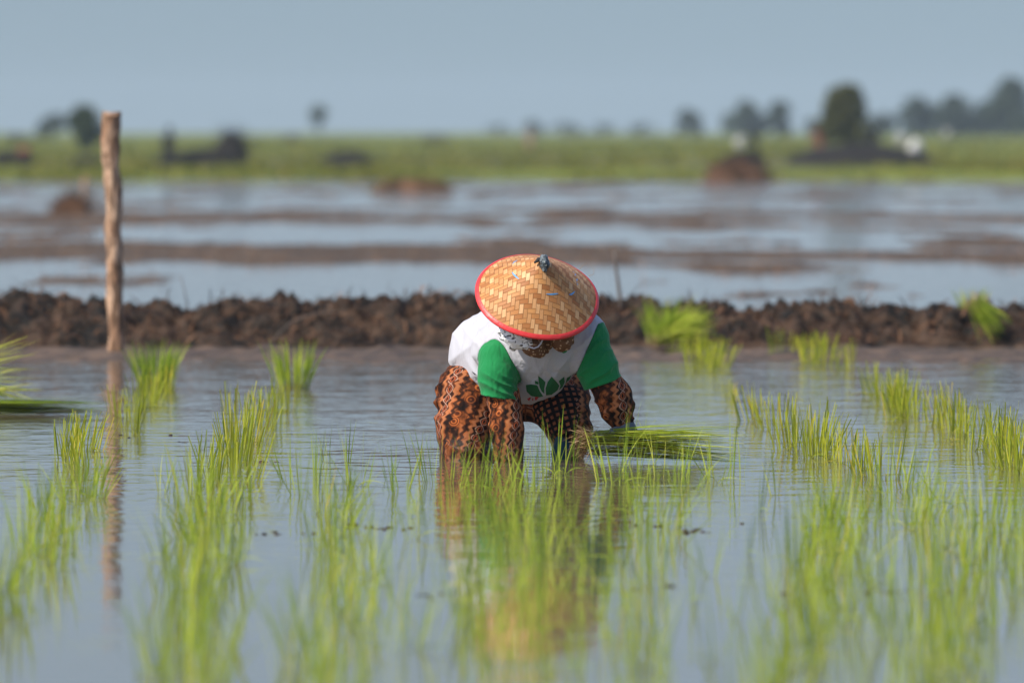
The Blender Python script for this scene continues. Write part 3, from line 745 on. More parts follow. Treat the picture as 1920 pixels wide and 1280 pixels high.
def lying(name, root_px, tip_px, Y, nb, label, spread, Lm, seed, mat='leaf_dark', rootn=160, droop=.1, zlift=.01, rootspread=.03, wid=.0048):
    a = P(root_px[0], root_px[1], Y) if len(root_px) == 2 else Vector(root_px); b = P(tip_px[0], tip_px[1], Y)
    ax = (b - a); L_ = ax.length; ax.normalize(); r = random.Random(seed); root = empty(name, a); tag(root, label, 'seedling bundle')
    up = Vector((0, 0, 1)); sd = ax.cross(up).normalized(); u2 = sd.cross(ax)
    mb = MB(); rb = MB()
    for k in range(nb):
        th = r.random() * 6.28; q = rootspread * math.sqrt(r.random())
        off = sd * math.cos(th) * q * 1.5 + u2 * (math.sin(th) * q)
        st = r.random() * .12 * L_
        d = ax + sd * r.gauss(0, spread * 1.4) + u2 * r.gauss(0, spread)
        ln = L_ * r.uniform(.6, 1.05) - st
        q0 = a + ax * st + off
        tipz = (q0 + d.normalized() * ln).z
        bend = Vector((0, 0, -droop * ln * r.random()))
        if tipz + bend.z < .004 and a.z < .2: d = d + up * ((.004 - tipz - bend.z) / ln + .01 * r.random())
        mb.blade(q0, d, ln, wid * r.uniform(.8, 1.3), bend, r, 7)
    for k in range(rootn):
        th = r.random() * 6.28; q = rootspread * 1.1 * math.sqrt(r.random())
        off = sd * math.cos(th) * q * 1.5 + u2 * (math.sin(th) * q)
        rb.blade(a + off + ax * r.uniform(-.01, .07), (-ax + sd * r.gauss(0, .8) + u2 * r.gauss(0, .8)), r.uniform(.02, .055), .003, (r.gauss(0, .01), 0, -.01), r, 4)
    mb.build('leaves', M[mat], root); rb.build('roots', M['root'], root)
    return root
Bn = lying('seedling_bundle', tuple(P(1096, 828, 30.98)), (1398, 832), 30.72, 520, 'large green seedling bundle with brown roots lying under the gloved hand', .062, .6, 5, droop=.07, rootspread=.048, rootn=620, wid=.0070)
lying('seedling_bundle', (-70, 762), (200, 764), 36.1, 380, 'flat green seedling bundle floating at the left edge', .03, .6, 6, 'leaf', 60, .02, rootspread=.034, wid=.007)
lying('seedling_bundle', (-170, 742), (84, 676), 37.6, 170, 'dark green seedling bundle arching over the water at the left edge', .16, .4, 7, 'leaf_dark', 60, .42, wid=.007, rootspread=.05)
lying('seedling_bundle', (1225, 640), (1338, 570), 46.5, 260, 'green seedling bundle leaning on the bank right of the thin stick', .15, .4, 8, 'leaf_dark', 120, .35, rootspread=.045, wid=.007)
bunch(1238, 640, 46.5, 92, 66, 120, 'upright bright seedling bunch propped against the bank', seed=9)
lying('seedling_bundle', (1822, 562), (1882, 622), 46.8, 150, 'bright green seedling bundle draped over the bank at the right', .16, .4, 10, 'leaf', 120, .15, rootspread=.05, wid=.007)
bunch(1822, 575, 47.0, 44, 44, 50, 'small upright tuft topping the draped bundle at the right', seed=11)

# floating scraps
mb = MB(); r = random.Random(44)
for k in range(1100):
    px = r.uniform(-40, 1960); py = r.choice([r.uniform(790, 1000), r.uniform(930, 1250)]); g = G(px, py, .006); a = r.gauss(0, .5) + (math.pi if r.random() < .5 else 0)
    mb.blade(g, (math.cos(a), math.sin(a), .02), r.uniform(.02, .15), r.uniform(.003, .009), (0, 0, 0), r, 3, side=Vector((-math.sin(a), math.cos(a), 0)))
tag(mb.build('floating_leaves', M['leaf_dark']), 'loose leaf scraps floating between the seedling rows', 'leaf scraps', kind='stuff')
mb = MB()
for (px, py, n_, sx) in ((660, 985, 14, 14), (720, 990, 22, 40), (1305, 995, 16, 16), (1520, 990, 14, 16), (540, 1000, 14, 40), (1700, 1110, 14, 60), (1560, 1110, 14, 50), (820, 1118, 10, 26), (1250, 985, 10, 60), (270, 815, 6, 20), (355, 830, 6, 20), (1180, 1100, 10, 60), (505, 865, 6, 30)):
    for k in range(n_ // 2):
        g = G(px + r.gauss(0, sx), py + r.gauss(0, 2.5)); z = r.uniform(.001, .006)
        mb.tube([(g.x, g.y, -.02), (g.x, g.y, z * .6), (g.x, g.y, z)], [r.uniform(.004, .011)] * 2 + [.002], 6)
tag(mb.build('mud_crumbs', M['mud']), 'dark crumbs of mud and debris breaking the water surface', 'mud crumbs', kind='stuff')

# ------------------------------------------------------------------ the worker
# patterned cloth: cloth attribute = (around, along, dots) in metres
n = NT('batik_cloth'); at = n.attr('cloth'); sp = n.N('ShaderNodeSeparateXYZ'); n.L(at, sp.inputs[0])
u, v, dt = sp.outputs
cb = n.N('ShaderNodeCombineXYZ'); n.L(u, cb.inputs[0]); n.L(v, cb.inputs[1]); uv = cb.outputs[0]
wob = n.noise(uv, 9, 2)
us = n.ma('ADD', n.ma('ADD', u, n.ma('MULTIPLY', v, 0.22)), n.ma('MULTIPLY', n.ma('SUBTRACT', wob, .5), .02))
PER = 0.150
loc = n.ma('MULTIPLY', n.ma('SUBTRACT', n.ma('FRACT', n.ma('ADD', n.ma('DIVIDE', us, PER), 0.62)), 0.5), PER)
al = n.ma('ABSOLUTE', loc)
# jagged halo bands beside the chain
zig = n.ma('MULTIPLY', n.ma('SINE', n.ma('ADD', n.ma('MULTIPLY', v, 2 * math.pi / .026), n.ma('MULTIPLY', wob, 9.0))), .0045)
e = n.ma('ADD', al, zig)
b1 = n.noise(n.mapping(uv, (1, .8, 1)), 30, 3, .55, .8)
col = n.ramp(b1, [(0.30, (0.006, 0.004, 0.004)), (0.43, (0.035, 0.012, 0.006)), (0.50, (0.16, 0.045, 0.014)), (0.60, (0.34, 0.10, 0.03)), (0.72, (0.50, 0.20, 0.10))])
halo = n.ma('MULTIPLY', n.step(e, .016, .020), n.step(e, .034, .026))
col = n.mix(halo, col, (0.38, 0.135, 0.055))
dark = n.ma('MULTIPLY', n.step(e, .036, .040), n.step(e, .056, .048))
col = n.mix(n.ma('MULTIPLY', dark, .85), col, (0.010, 0.006, 0.006))
inner = n.step(e, .020, .014)
col = n.mix(inner, col, n.mix(n.step(b1, .45, .55), (0.018, 0.008, 0.006), (0.10, 0.028, 0.012)))
# roses in the wide bands
vr = n.N('ShaderNodeTexVoronoi'); vr.inputs['Scale'].default_value = 21; n.L(uv, vr.inputs[0])
rose = n.ma('MULTIPLY', n.step(e, .050, .058), n.step(vr.outputs['Distance'], .48, .38))
ringp = n.step(n.ma('SINE', n.ma('MULTIPLY', vr.outputs['Distance'], 42)), -.2, .4)
col = n.mix(n.ma('MULTIPLY', rose, .9), col, n.mix(ringp, (0.10, 0.022, 0.008), (0.42, 0.12, 0.03)))
# chain of diamonds
sn = n.ma('MULTIPLY', n.ma('SINE', n.ma('MULTIPLY', v, math.pi / .036)), .0125)
d1 = n.ma('ABSOLUTE', n.ma('SUBTRACT', loc, sn)); d2 = n.ma('ABSOLUTE', n.ma('ADD', loc, sn)); dd = n.ma('MINIMUM', d1, d2)
eye = n.step(n.ma('SUBTRACT', n.ma('ABSOLUTE', sn), n.ma('ADD', al, 0.004)), 0.0, .002)
col = n.mix(eye, col, (0.32, 0.075, 0.03))
col = n.mix(n.step(n.ma('SUBTRACT', n.ma('ABSOLUTE', sn), n.ma('ADD', al, 0.008)), 0.0, .002), col, (0.015, .008, .006))
col = n.mix(n.ma('MULTIPLY', n.step(dd, .0028, .0014), n.step(n.noise(uv, 60, 2), .35, .5)), col, (0.40, 0.22, 0.16))
# grid of small squares
gx = n.ma('ABSOLUTE', n.ma('SUBTRACT', n.ma('FRACT', n.ma('DIVIDE', u, .0225)), .5)); gy = n.ma('ABSOLUTE', n.ma('SUBTRACT', n.ma('FRACT', n.ma('DIVIDE', v, .0225)), .5))
sq = n.step(n.ma('MAXIMUM', gx, gy), .30, .22)
gcol = n.mix(sq, (0.010, 0.007, 0.008), (0.36, 0.11, 0.05))
col = n.mix(n.step(dt, .4, .6), col, gcol)
h = n.noise(n.mapping(n.pos(), (1, 1, .6)), 22, 3, .5, .5)
col = n.mix(n.ma('MULTIPLY', n.step(n.noise(uv, 7, 3, .6), .48, .66), .75), col, (0.010, 0.006, 0.006))
zz = n.N('ShaderNodeSeparateXYZ'); n.L(n.pos(), zz.inputs[0])
wet = n.step(n.ma('ADD', zz.outputs[2], n.ma('MULTIPLY', n.noise(n.pos(), 12, 3), .07)), .17, .06)
col = n.mix(n.ma('MULTIPLY', wet, .55), col, (0.012, 0.007, 0.006))
M['batik'] = n.end(n.bsdf(col, n.ma('SUBTRACT', .8, n.ma('MULTIPLY', wet, .4)), n.bump(h, .010, .8), spec=.1))
n = NT('patterned_scarf'); p_ = n.pos()
vr = n.N('ShaderNodeTexVoronoi'); vr.inputs['Scale'].default_value = 75; n.L(p_, vr.inputs[0])
c = n.mix(n.noise(p_, 14, 3), (0.07, 0.028, 0.014), (0.20, 0.10, 0.05)); c = n.mix(n.step(vr.outputs['Distance'], .34, .22), c, (0.50, 0.34, 0.22))
M['scarf'] = n.end(n.bsdf(c, .8, n.bump(n.noise(p_, 25, 3), .008, .6), spec=.2))
n = NT('printed_white_cloth'); p_ = n.pos()
c = n.mix(n.step(n.noise(n.mapping(p_, (1, 1, 2)), 38, 2, .5, 1.5), .54, .57), (0.74, 0.76, 0.80), (0.03, 0.03, 0.035))
M['bandana'] = n.end(n.bsdf(c, .8, n.bump(n.noise(p_, 28, 3), .012, .8), spec=.2))
M['shirt'] = fabric('white_shirt', (0.475, 0.48, 0.545)); M['green'] = fabric('green_sleeve', (0.008, 0.205, 0.060))
M['glove'] = fabric('grey_glove', (0.09, 0.10, 0.125)); M['boot'] = fabric('blue_sock', (0.012, 0.055, 0.09))

wk = np.array((0.0, 31.2, 0.0)); worker = empty('person', tuple(P(960, 865, 31.2)))
tag(worker, 'farmer in a conical woven hat bending to plant rice, green sleeves and brown patterned trousers', 'person')
HC = np.array(P(1007, 556, 30.85)); AX = V(.135, -.656, .741); AX /= np.linalg.norm(AX)
E1 = V(1, 0, 0) - AX * AX[0]; E1 /= np.linalg.norm(E1); E2 = np.cross(AX, E1)
A = lambda px, py, Y: np.array(P(px, py, Y))
HD = HC - AX * .075; FWD = -E2 if (-E2)[1] < 0 else E2       # the way the face looks
if FWD[2] > 0: FWD = -FWD
Rm = np.stack([E1, FWD, AX], 1)
pel = A(945, 714, 31.36); che = A(1008, 648, 31.06); nk = A(1016, 622, 30.97)
shL, shR = A(930, 662, 31.02), A(1103, 630, 31.02)
elL, elR = A(944, 752, 30.97), A(1150, 742, 30.98); wrL, wrR = A(953, 846, 30.93), A(1174, 795, 31.0)
hipL, hipR = A(892, 722, 31.40), A(1022, 722, 31.40)
knL, knR = A(868, 852, 31.15), A(1068, 838, 31.2)
anL, anR = V(knL[0] + .01, 31.38, -.40), V(knR[0] - .02, 31.42, -.40)
def hand(p, wr, d, side, curl, k=1.0):
    """palm, four fingers of unequal length and a thumb leaving the side of the palm"""
    d = d / np.linalg.norm(d); side = side - d * (side @ d); side /= np.linalg.norm(side); nrm = np.cross(d, side)
    pc = wr + d * .05
    q = np.stack([(p - pc) @ side, (p - pc) @ d, (p - pc) @ nrm], -1)
    r_ = su(ell(q, (0, 0, 0), (.040, .050, .017)), cap(p, wr - d * .02, wr + d * .03, .026, .028), .015)
    for i, ln in enumerate((.068, .078, .072, .056)):
        b0 = wr + d * .088 + side * (-.030 + .020 * i)
        c1 = curl; p1 = b0 + (d * math.cos(c1 * .5) + nrm * math.sin(c1 * .5)) * ln * .45
        p2 = p1 + (d * math.cos(c1 * 1.3) + nrm * math.sin(c1 * 1.3)) * ln * .32
        p3 = p2 + (d * math.cos(c1 * 2.0) + nrm * math.sin(c1 * 2.0)) * ln * .26
        r_ = su(r_, chain(p, [b0 - d * .02, b0, p1, p2, p3], [.0095, .0095, .0088, .008, .007], .003), .004)
    t0 = wr + d * .03 - side * .030; t1 = t0 + (d * .75 - side * .65 + nrm * .35) * .038; t2 = t1 + (d * .9 - side * .15 + nrm * .6) * .028
    return su(r_, chain(p, [t0 + side * .012, t0, t1, t2], [.014, .012, .0105, .009], .004), .006)
hdL = (V(.10, -.25, -1.0), V(1, 0.1, .1), .35); hdR = (V(.05, -.75, -.62), V(1, .15, 0), .75)
def body(p):
    d = chain(p, [pel, (pel + che) / 2, che], [.125, .115, .125], .05)
    d = su(d, chain(p, [shL + V(.02, 0, 0), che, shR - V(.02, 0, 0)], [.05, .075, .05], .04), .05)
    d = su(d, chain(p, [che, nk, HD - AX * .02], [.07, .048, .05], .02), .03)
    for s_, e_, w_, hd in ((shL, elL, wrL, hdL), (shR, elR, wrR, hdR)):
        d = su(d, chain(p, [s_, e_, w_], [.052, .040, .027], .015), .03)
        m_ = np.linalg.norm(p - w_, axis=-1) < .22
        hv = np.full(d.shape, 1.0)
        if m_.any(): hv[m_] = hand(p[m_], w_, *hd)
        d = np.where(m_, su(d, hv, .01), d)
    for h_, k_, a_ in ((hipL, knL, anL), (hipR, knR, anR)):
        d = su(d, chain(p, [h_, k_, a_], [.090, .055, .038], .02), .05)
        d = su(d, chain(p, [a_, a_ + V(0, -.16, -.02)], [.04, .028]), .03)
    q = (p - HD) @ Rm
    hh = ell(q, (0, -.005, .02), (.074, .090, .098)); hh = su(hh, ell(q, (0, .030, -.055), (.052, .052, .060)), .03)
    hh = su(hh, chain(q, [V(0, .085, .02), V(0, .108, -.016)], [.008, .013]), .012)
    hh = su(hh, ell(q, (0, .083, -.052), (.022, .010, .007)), .006); hh = np.maximum(hh, -(ell(q, (0, .094, -.052), (.020, .006, .0015))))
    for s_ in (-1, 1):
        hh = su(hh, cap(q, V(s_ * .012, .084, .032), V(s_ * .045, .070, .030), .007, .006), .01)
        hh = -su(-hh, np.linalg.norm(q - V(s_ * .031, .096, .014), axis=-1) - .016, .01)
        hh = su(hh, ell(q, (s_ * .076, -.005, .0), (.009, .018, .030)), .006)
    return su(d, hh, .02)
v_, f_ = nets(body, (-.62, 30.55, -.48), (.58, 31.72, .78), .009)
mesh_obj('body', v_, f_, M['skin'], worker)
for s_ in (-1, 1):
    v_, f_ = nets(lambda p: np.linalg.norm(p - (HD + Rm @ V(s_ * .031, .078, .014)), axis=-1) - .0125, HD - .15, HD + .15, .006)
    mesh_obj('eye', v_, f_, M['white_far'], worker)

def limb_uv(v, a, b, rad, off=0.0):
    ax = (b - a) / np.linalg.norm(b - a); s = V(1, 0, 0) - ax * ax[0]; s /= np.linalg.norm(s); t = np.cross(ax, s)
    q = v - a; al_ = q @ ax
    an = np.arctan2(q @ s, np.abs(q @ t) * 0 + -(q @ t) * np.sign((V(0, -1, 0) @ -t)))
    return np.stack([an * rad + off, al_], 1)
def wrinkle(p, amp, sc, seed, squash=(1, 1, .45), rot=0.5):
    c_, s_ = math.cos(rot), math.sin(rot)
    q = np.stack([p[..., 0] * c_ + p[..., 2] * s_, p[..., 1], -p[..., 0] * s_ + p[..., 2] * c_], -1) * np.array(squash) * sc
    w0 = fbm(q, 2, seed)
    return -amp * (1 - np.abs(w0) * 3.0)

def folds(p, dirv, wl, amp, seed, warp=1.6, ws=5.0):
    dirv = np.array(dirv, float) / np.linalg.norm(dirv)
    nz = fbm(p * ws, 2, seed); m_ = np.clip(.55 + 1.3 * fbm(p * ws * 1.3 + 7, 2, seed + 5), 0, 1)
    return amp * m_ * (np.abs(np.sin(p @ dirv / wl * math.pi + nz * warp * 2)) ** .8 - .6)
# trousers
def trousers(p):
    d = chain(p, [A(950, 700, 31.40), A(900, 722, 31.38)], [.12, .12], .05)
    d = su(d, chain(p, [A(905, 722, 31.36), A(880, 745, 31.28), A(869, 800, 31.2), A(876, 862, 31.15), V(-.15, 31.2, -.20)], [.125, .119, .098, .088, .08], .03), .05)
    d = su(d, chain(p, [A(1000, 715, 31.38), A(1048, 735, 31.32), A(1055, 770, 31.25), A(1070, 805, 31.2), A(1075, 832, 31.2)], [.13, .104, .096, .074, .055], .03), .05)
    d = su(d, ell(p, A(975, 742, 31.34), (.13, .12, .10)), .04)
    d = d + wrinkle(p, .004, 9, 41, (1, 1, .5), .5) + folds(p, (.35, .2, 1), .055, .011, 42) + folds(p, (1, .2, -.3), .07, .008, 43)
    return d
v_, f_ = nets(trousers, (-.42, 30.98, -.32), (.42, 31.66, .52), .007)
tr = mesh_obj('trousers', v_, f_, M['batik'], worker)
L_ = limb_uv(v_, A(895, 690, 31.36), A(862, 862, 31.18), .115, .010); R_ = limb_uv(v_, A(1035, 700, 31.34), A(1075, 850, 31.2), .10, .06)
isr = (v_[:, 0] > (985 - 960) * 31.3 / F)
uvp = np.where(isr[:, None], R_, L_)
px_ = 960 + v_[:, 0] * F / v_[:, 1]; py_ = HOR + (CAM_H - v_[:, 2]) * F / v_[:, 1]
lim = 1086 - (py_ - 700) * 0.02 + 5 * np.sin(py_ * .45)
dots = (isr & (px_ < lim) & (px_ > 1000) & (py_ > 722)).astype(float)
set_uv(tr, np.stack([uvp[:, 0], uvp[:, 1], dots], 1))
v_, f_ = nets(lambda p: chain(p, [A(1058, 818, 31.17), A(1052, 850, 31.14), V(.19, 31.1, -.2)], [.033, .031, .033]), (0, 30.95, -.3), (.4, 31.4, .2), .008)
mesh_obj('boot', v_, f_, M['boot'], worker)

# undersleeves of the same cloth
def slL(p):
    d = chain(p, [A(938, 715, 30.98), A(946, 752, 30.97), A(950, 800, 30.95), A(954, 862, 30.93)], [.050, .056, .058, .056], .03)
    return np.maximum(d + folds(p, (.5, .1, 1), .058, .010, 51, 3.0, 8), -(p[..., 2] + .03))
def slR(p):
    d = chain(p, [A(1128, 705, 31.0), A(1150, 742, 30.99), A(1158, 765, 30.99), A(1168, 800, 31.0)], [.055, .062, .055, .038], .03)
    return d + folds(p, (-.6, .1, 1), .055, .013, 52, 3.0, 8)
for nm, fn, lo, hi, a_, b_, of in (('undersleeve', slL, (-.18, 30.8, -.06), (.13, 31.15, .36), A(938, 700, 30.98), A(953, 862, 30.94), .055),
                                   ('undersleeve', slR, (.22, 30.85, .04), (.52, 31.15, .38), A(1140, 700, 31.0), A(1170, 810, 31.0), .085)):
    v_, f_ = nets(fn, lo, hi, .0055); o = mesh_obj(nm, v_, f_, M['batik'], worker); set_uv(o, limb_uv(v_, a_, b_, .062, of))
# gloves follow the hands
for w_, hd in ((wrL, hdL), (wrR, hdR)):
    gf = lambda p: hand(p, w_, *hd) - .0025
    v_, f_ = nets(gf, w_ - .17, w_ + .17, .0045); mesh_obj('glove', v_, f_, M['glove'], worker)

# shirt
def shirt_f(p):
    d = chain(p, [A(925, 655, 31.06), A(1010, 632, 31.02), A(1095, 625, 31.02)], [.082, .095, .083], .05)
    d = su(d, chain(p, [A(1005, 645, 31.04), A(918, 662, 31.34)], [.145, .152]), .06)
    d = su(d, chain(p, [A(1045, 655, 31.05), A(1012, 700, 31.08), A(985, 722, 31.12)], [.105, .085, .070], .05), .05)
    d = su(d, ell(p, A(950, 690, 31.2), (.13, .14, .12)), .05)
    d = d + folds(p, (.85, .2, -.5), .075, .007, 61, 1.4, 4) + folds(p, (.8, 0, .6), .045, .006, 62, 1.8, 6)
    return d
def halfz(p, x0, y0, x1, y1, Y):
    a_, b_ = A(x0, y0, Y), A(x1, y1, Y); t = V(b_[0] - a_[0], 0, b_[2] - a_[2]); nn = V(t[2], 0, -t[0]); nn /= np.linalg.norm(nn)
    return (p - a_) @ nn        # positive below the line
fL = lambda p: chain(p, [A(934, 672, 30.99), A(933, 705, 30.965), A(938, 765, 30.965)], [.072, .069, .067], .02) + folds(p, (.42, 0, .9), .042, .011, 71, 1.6, 6)
fR = lambda p: chain(p, [A(1102, 640, 31.0), A(1120, 690, 30.99), A(1136, 740, 31.0)], [.074, .073, .069], .02) + folds(p, (-.6, 0, .8), .045, .011, 72, 1.6, 6)
cutL = lambda p: halfz(p, 905, 741, 968, 752, 30.95)
cutR = lambda p: halfz(p, 1104, 729, 1165, 709, 31.0)
seamL = lambda p, T, S: np.maximum(S - T - .02 * np.clip((A(945, 690, 31.0)[2] - p[..., 2]) * 20, 0, 1), (A(945, 632, 31.0)[2] - p[..., 2]) * -1)
seamR = lambda p, T, S: np.maximum(S - T - .012, halfz(p, 1085, 690, 1124, 600, 31.0) * -1)
def parts(p):
    T = shirt_f(p); a_ = fL(p); b_ = fR(p)
    return su(su(T, a_, .018), b_, .03), seamL(p, T, a_), seamR(p, T, b_), np.maximum(halfz(p, 826, 676, 908, 740, 31.3), halfz(p, 895, 741, 990, 768, 31.1))
def shell(U, cut, th): return np.where(cut > -.05, np.maximum(U, -(U + th)), U)
def shirt(p):
    U, sl, sr, cut = parts(p)
    d = np.maximum(shell(np.maximum(U, np.maximum(-sl, -sr)), cut, .010), cut)
    return d
v_, f_ = nets(shirt, (-.34, 30.78, .10), (.46, 31.6, .72), .0055)
sh = mesh_obj('shirt', v_, f_, M['shirt'], worker)
def sleeve(k, cutf, lo, hi):
    def g(p):
        q = parts(p); ct = cutf(p)
        return np.maximum(np.maximum(shell(q[0], ct, .010), q[k]), ct)
    v_, f_ = nets(g, lo, hi, .0042); return mesh_obj('sleeve', v_, f_, M['green'], sh)
sleeve(1, cutL, (-.22, 30.78, .16), (.12, 31.15, .52))
sleeve(2, cutR, (.18, 30.8, .18), (.50, 31.2, .60))
v_, f_ = nets(lambda p: ell(p, A(1048, 657, 30.935), (.036, .018, .016)), A(1045, 660, 30.915) - .1, A(1045, 660, 30.915) + .1, .006)
mesh_obj('collar', v_, f_, M['green'], sh)

# printed lotus on the chest, laid on the cloth
def surf_bvh(o):
    me = o.data; off = Vector((0, 0, 0)); q = o
    while q: off += q.location; q = q.parent
    return BVHTree.FromPolygons([v.co + off for v in me.vertices], [tuple(p.vertices) for p in me.polygons])
bvh = surf_bvh(sh)
def cast(px, py, b=None, lift=.0025):
    o = Vector((0, 0, CAM_H)); d = (P(px, py, 31.0) - o).normalized()
    h_, nn, _, _ = (b or bvh).ray_cast(o, d)
    if h_ is None: return None
    return h_ - d * lift
def decal(polys, name, mat, parent, b=None, lift=.0025, stepn=2.2):
    vs = []; fs = []
    for poly in polys:
        xs_ = [q[0] for q in poly]; ys_ = [q[1] for q in poly]
        def inside(x, y):
            c_ = False; j = len(poly) - 1
            for i in range(len(poly)):
                if (poly[i][1] > y) != (poly[j][1] > y) and x < (poly[j][0] - poly[i][0]) * (y - poly[i][1]) / (poly[j][1] - poly[i][1]) + poly[i][0]: c_ = not c_
                j = i
            return c_
        ny = max(2, int((max(ys_) - min(ys_)) / 1.0)); prev = None
        for k in range(ny + 1):                       # horizontal spans follow the outline closely
            y = min(ys_) + .01 + (max(ys_) - min(ys_) - .02) * k / ny; xr = []
            j = len(poly) - 1
            for i in range(len(poly)):
                if (poly[i][1] > y) != (poly[j][1] > y): xr.append((poly[j][0] - poly[i][0]) * (y - poly[i][1]) / (poly[j][1] - poly[i][1]) + poly[i][0])
                j = i
            xr.sort()
            if len(xr) < 2: prev = None; continue
            cur = []
            for m in range(13):
                q = cast(xr[0] + (xr[-1] - xr[0]) * m / 12, y, b, lift)
                cur.append(None if q is None else (len(vs), vs.append(tuple(q)))[0])
            if prev:
                for m in range(12):
                    t = (prev[m], prev[m + 1], cur[m + 1], cur[m])
                    if None in t: continue
                    if max(vs[i][1] for i in t) - min(vs[i][1] for i in t) > .05: continue
                    fs.append(t)
            prev = cur
    if fs: return mesh_obj(name, vs, fs, mat, parent)
M['print_green'] = simple_mat('printed_green', (0.008, 0.14, 0.042)); M['print_red'] = simple_mat('printed_red', (0.55, 0.03, 0.05)); M['print_line'] = simple_mat('printed_line', (0.55, 0.60, 0.60))
pet = [[(985.8, 721.5), (995.8, 720.4), (1007.3, 721.7), (1012, 732.7), (1019, 743.3), (1010, 744.7), (996, 742.3), (987.4, 733.9)],
       [(1003, 713.5), (1009.6, 716), (1009.8, 720.6), (1003.4, 719.6)],
       [(1009, 704.6), (1017.4, 710.5), (1023, 716.4), (1020.6, 727.9), (1020.8, 738), (1015.8, 734), (1011.8, 725.5), (1009.8, 714)],
       [(1034.2, 705.8), (1043.4, 715.6), (1049, 722.8), (1045.5, 731.5), (1034, 740), (1023.8, 741), (1023, 728), (1027, 716)],
       [(1058, 705.8), (1059, 716), (1055.4, 725.2), (1048, 731.5), (1051, 723), (1047.8, 714.5)],
       [(1071.4, 703.5), (1066.6, 714.7), (1057.6, 725), (1061, 716), (1063, 708.5)]]
decal(pet, 'printed_lotus', M['print_green'], sh)
decal([[(988, 748), (993, 745), (996, 745), (992, 752)], [(998, 746), (1000, 746), (1000, 751), (998, 751)], [(1003, 744), (1010, 743), (1010, 745), (1006, 750), (1003, 750)]], 'printed_letters', M['print_red'], sh)
decal([[(884, 696), (888, 698), (894, 703), (889, 702)]], 'stain', M['black_cloth'], sh)

# scarf, white cloth, mask string
def scarf_f(p):
    d = ell(p, A(1022, 612, 30.86), (.100, .075, .070))
    d = su(d, chain(p, [A(984, 630, 30.80), A(1000, 648, 30.79), A(1013, 660, 30.80)], [.040, .036, .022], .02), .006)
    d = su(d, ell(p, A(1054, 634, 30.80), (.044, .035, .050)), .018)
    d = su(d, chain(p, [A(1030, 632, 30.83), A(1022, 655, 30.83)], [.03, .018]), .005)
    return d + folds(p, (.5, .3, 1), .022, .008, 81, 1.6, 9)
v_, f_ = nets(scarf_f, A(1020, 640, 30.83) - .2, A(1020, 640, 30.83) + .2, .0055); scf = mesh_obj('head_scarf', v_, f_, M['scarf'], worker)
def ban(p):
    d = chain(p, [A(952, 622, 30.84), A(970, 632, 30.80), A(990, 642, 30.77)], [.036, .044, .026], .02)
    return d + folds(p, (.45, .2, 1), .024, .012, 82, 1.8, 9)
v_, f_ = nets(ban, A(970, 632, 30.8) - .14, A(970, 632, 30.8) + .14, .005); mesh_obj('white_headcloth', v_, f_, M['bandana'], worker)
mb = MB(); mb.tube([tuple(A(a, b, 30.715)) for a, b in ((992, 650), (1001, 653), (1009, 650), (1014, 644), (1018, 636), (1020, 630))], [.0028] * 6, 6)
mb.build('mask_string', M['shirt'], worker)

# hat
n = NT('woven_bamboo'); at = n.attr('cloth'); sp = n.N('ShaderNodeSeparateXYZ'); n.L(at, sp.inputs[0])
C_ = .0148
x = n.ma('DIVIDE', n.ma('ADD', sp.outputs[0], n.ma('MULTIPLY', n.ma('SUBTRACT', n.noise(at, 14, 1), .5), .006)), C_); y = n.ma('DIVIDE', n.ma('ADD', sp.outputs[1], n.ma('MULTIPLY', n.ma('SUBTRACT', n.noise(n.mapping(at, (1, 1, 1), (0, 0, 1)), 12, 1), .5), .006)), C_ * .95)
ix = n.ma('FLOOR', x); iy = n.ma('FLOOR', y); fx = n.ma('FRACT', x); fy = n.ma('FRACT', y)
mm = n.ma('MODULO', n.ma('ADD', n.ma('ADD', ix, iy), 400.0), 4.0)
over = n.ma('LESS_THAN', mm, 1.5)
def wn(a_, b_):
    k_ = n.N('ShaderNodeCombineXYZ'); n.L(a_, k_.inputs[0]); n.put(k_.inputs[1], b_); q_ = n.N('ShaderNodeTexWhiteNoise', noise_dimensions='2D'); n.L(k_.outputs[0], q_.inputs[0]); return q_.outputs[0]
# a run number along each strip, so that every float has its own tone
rv = n.ma('FLOOR', n.ma('DIVIDE', n.ma('ADD', n.ma('ADD', iy, ix), 400.0), 4.0)); 
rnd_v = wn(ix, rv); rnd_h = wn(iy, n.ma('ADD', rv, 97.0))
ex = n.ma('ABSOLUTE', n.ma('SUBTRACT', fx, .5)); ey = n.ma('ABSOLUTE', n.ma('SUBTRACT', fy, .5))
cv = n.ramp(rnd_v, [(0, (0.46, 0.215, 0.080)), (.5, (0.59, 0.30, 0.125)), (1, (0.70, 0.42, 0.21))])
ch_ = n.ramp(rnd_h, [(0, (0.34, 0.125, 0.038)), (.5, (0.47, 0.195, 0.063)), (1, (0.59, 0.285, 0.10))])
fib = n.noise(n.mapping(at, (6, .5, 1)), 90, 3); fib2 = n.noise(n.mapping(at, (.5, 6, 1)), 90, 3)
cc = n.mix(over, ch_, cv)
cc = n.mix(n.ma('MULTIPLY', n.step(n.mix(over, fib2, fib), .45, .65), .30), cc, (0.28, 0.13, 0.05))
edge_v = n.step(ex, .42, .48); edge_h = n.step(ey, .40, .48)
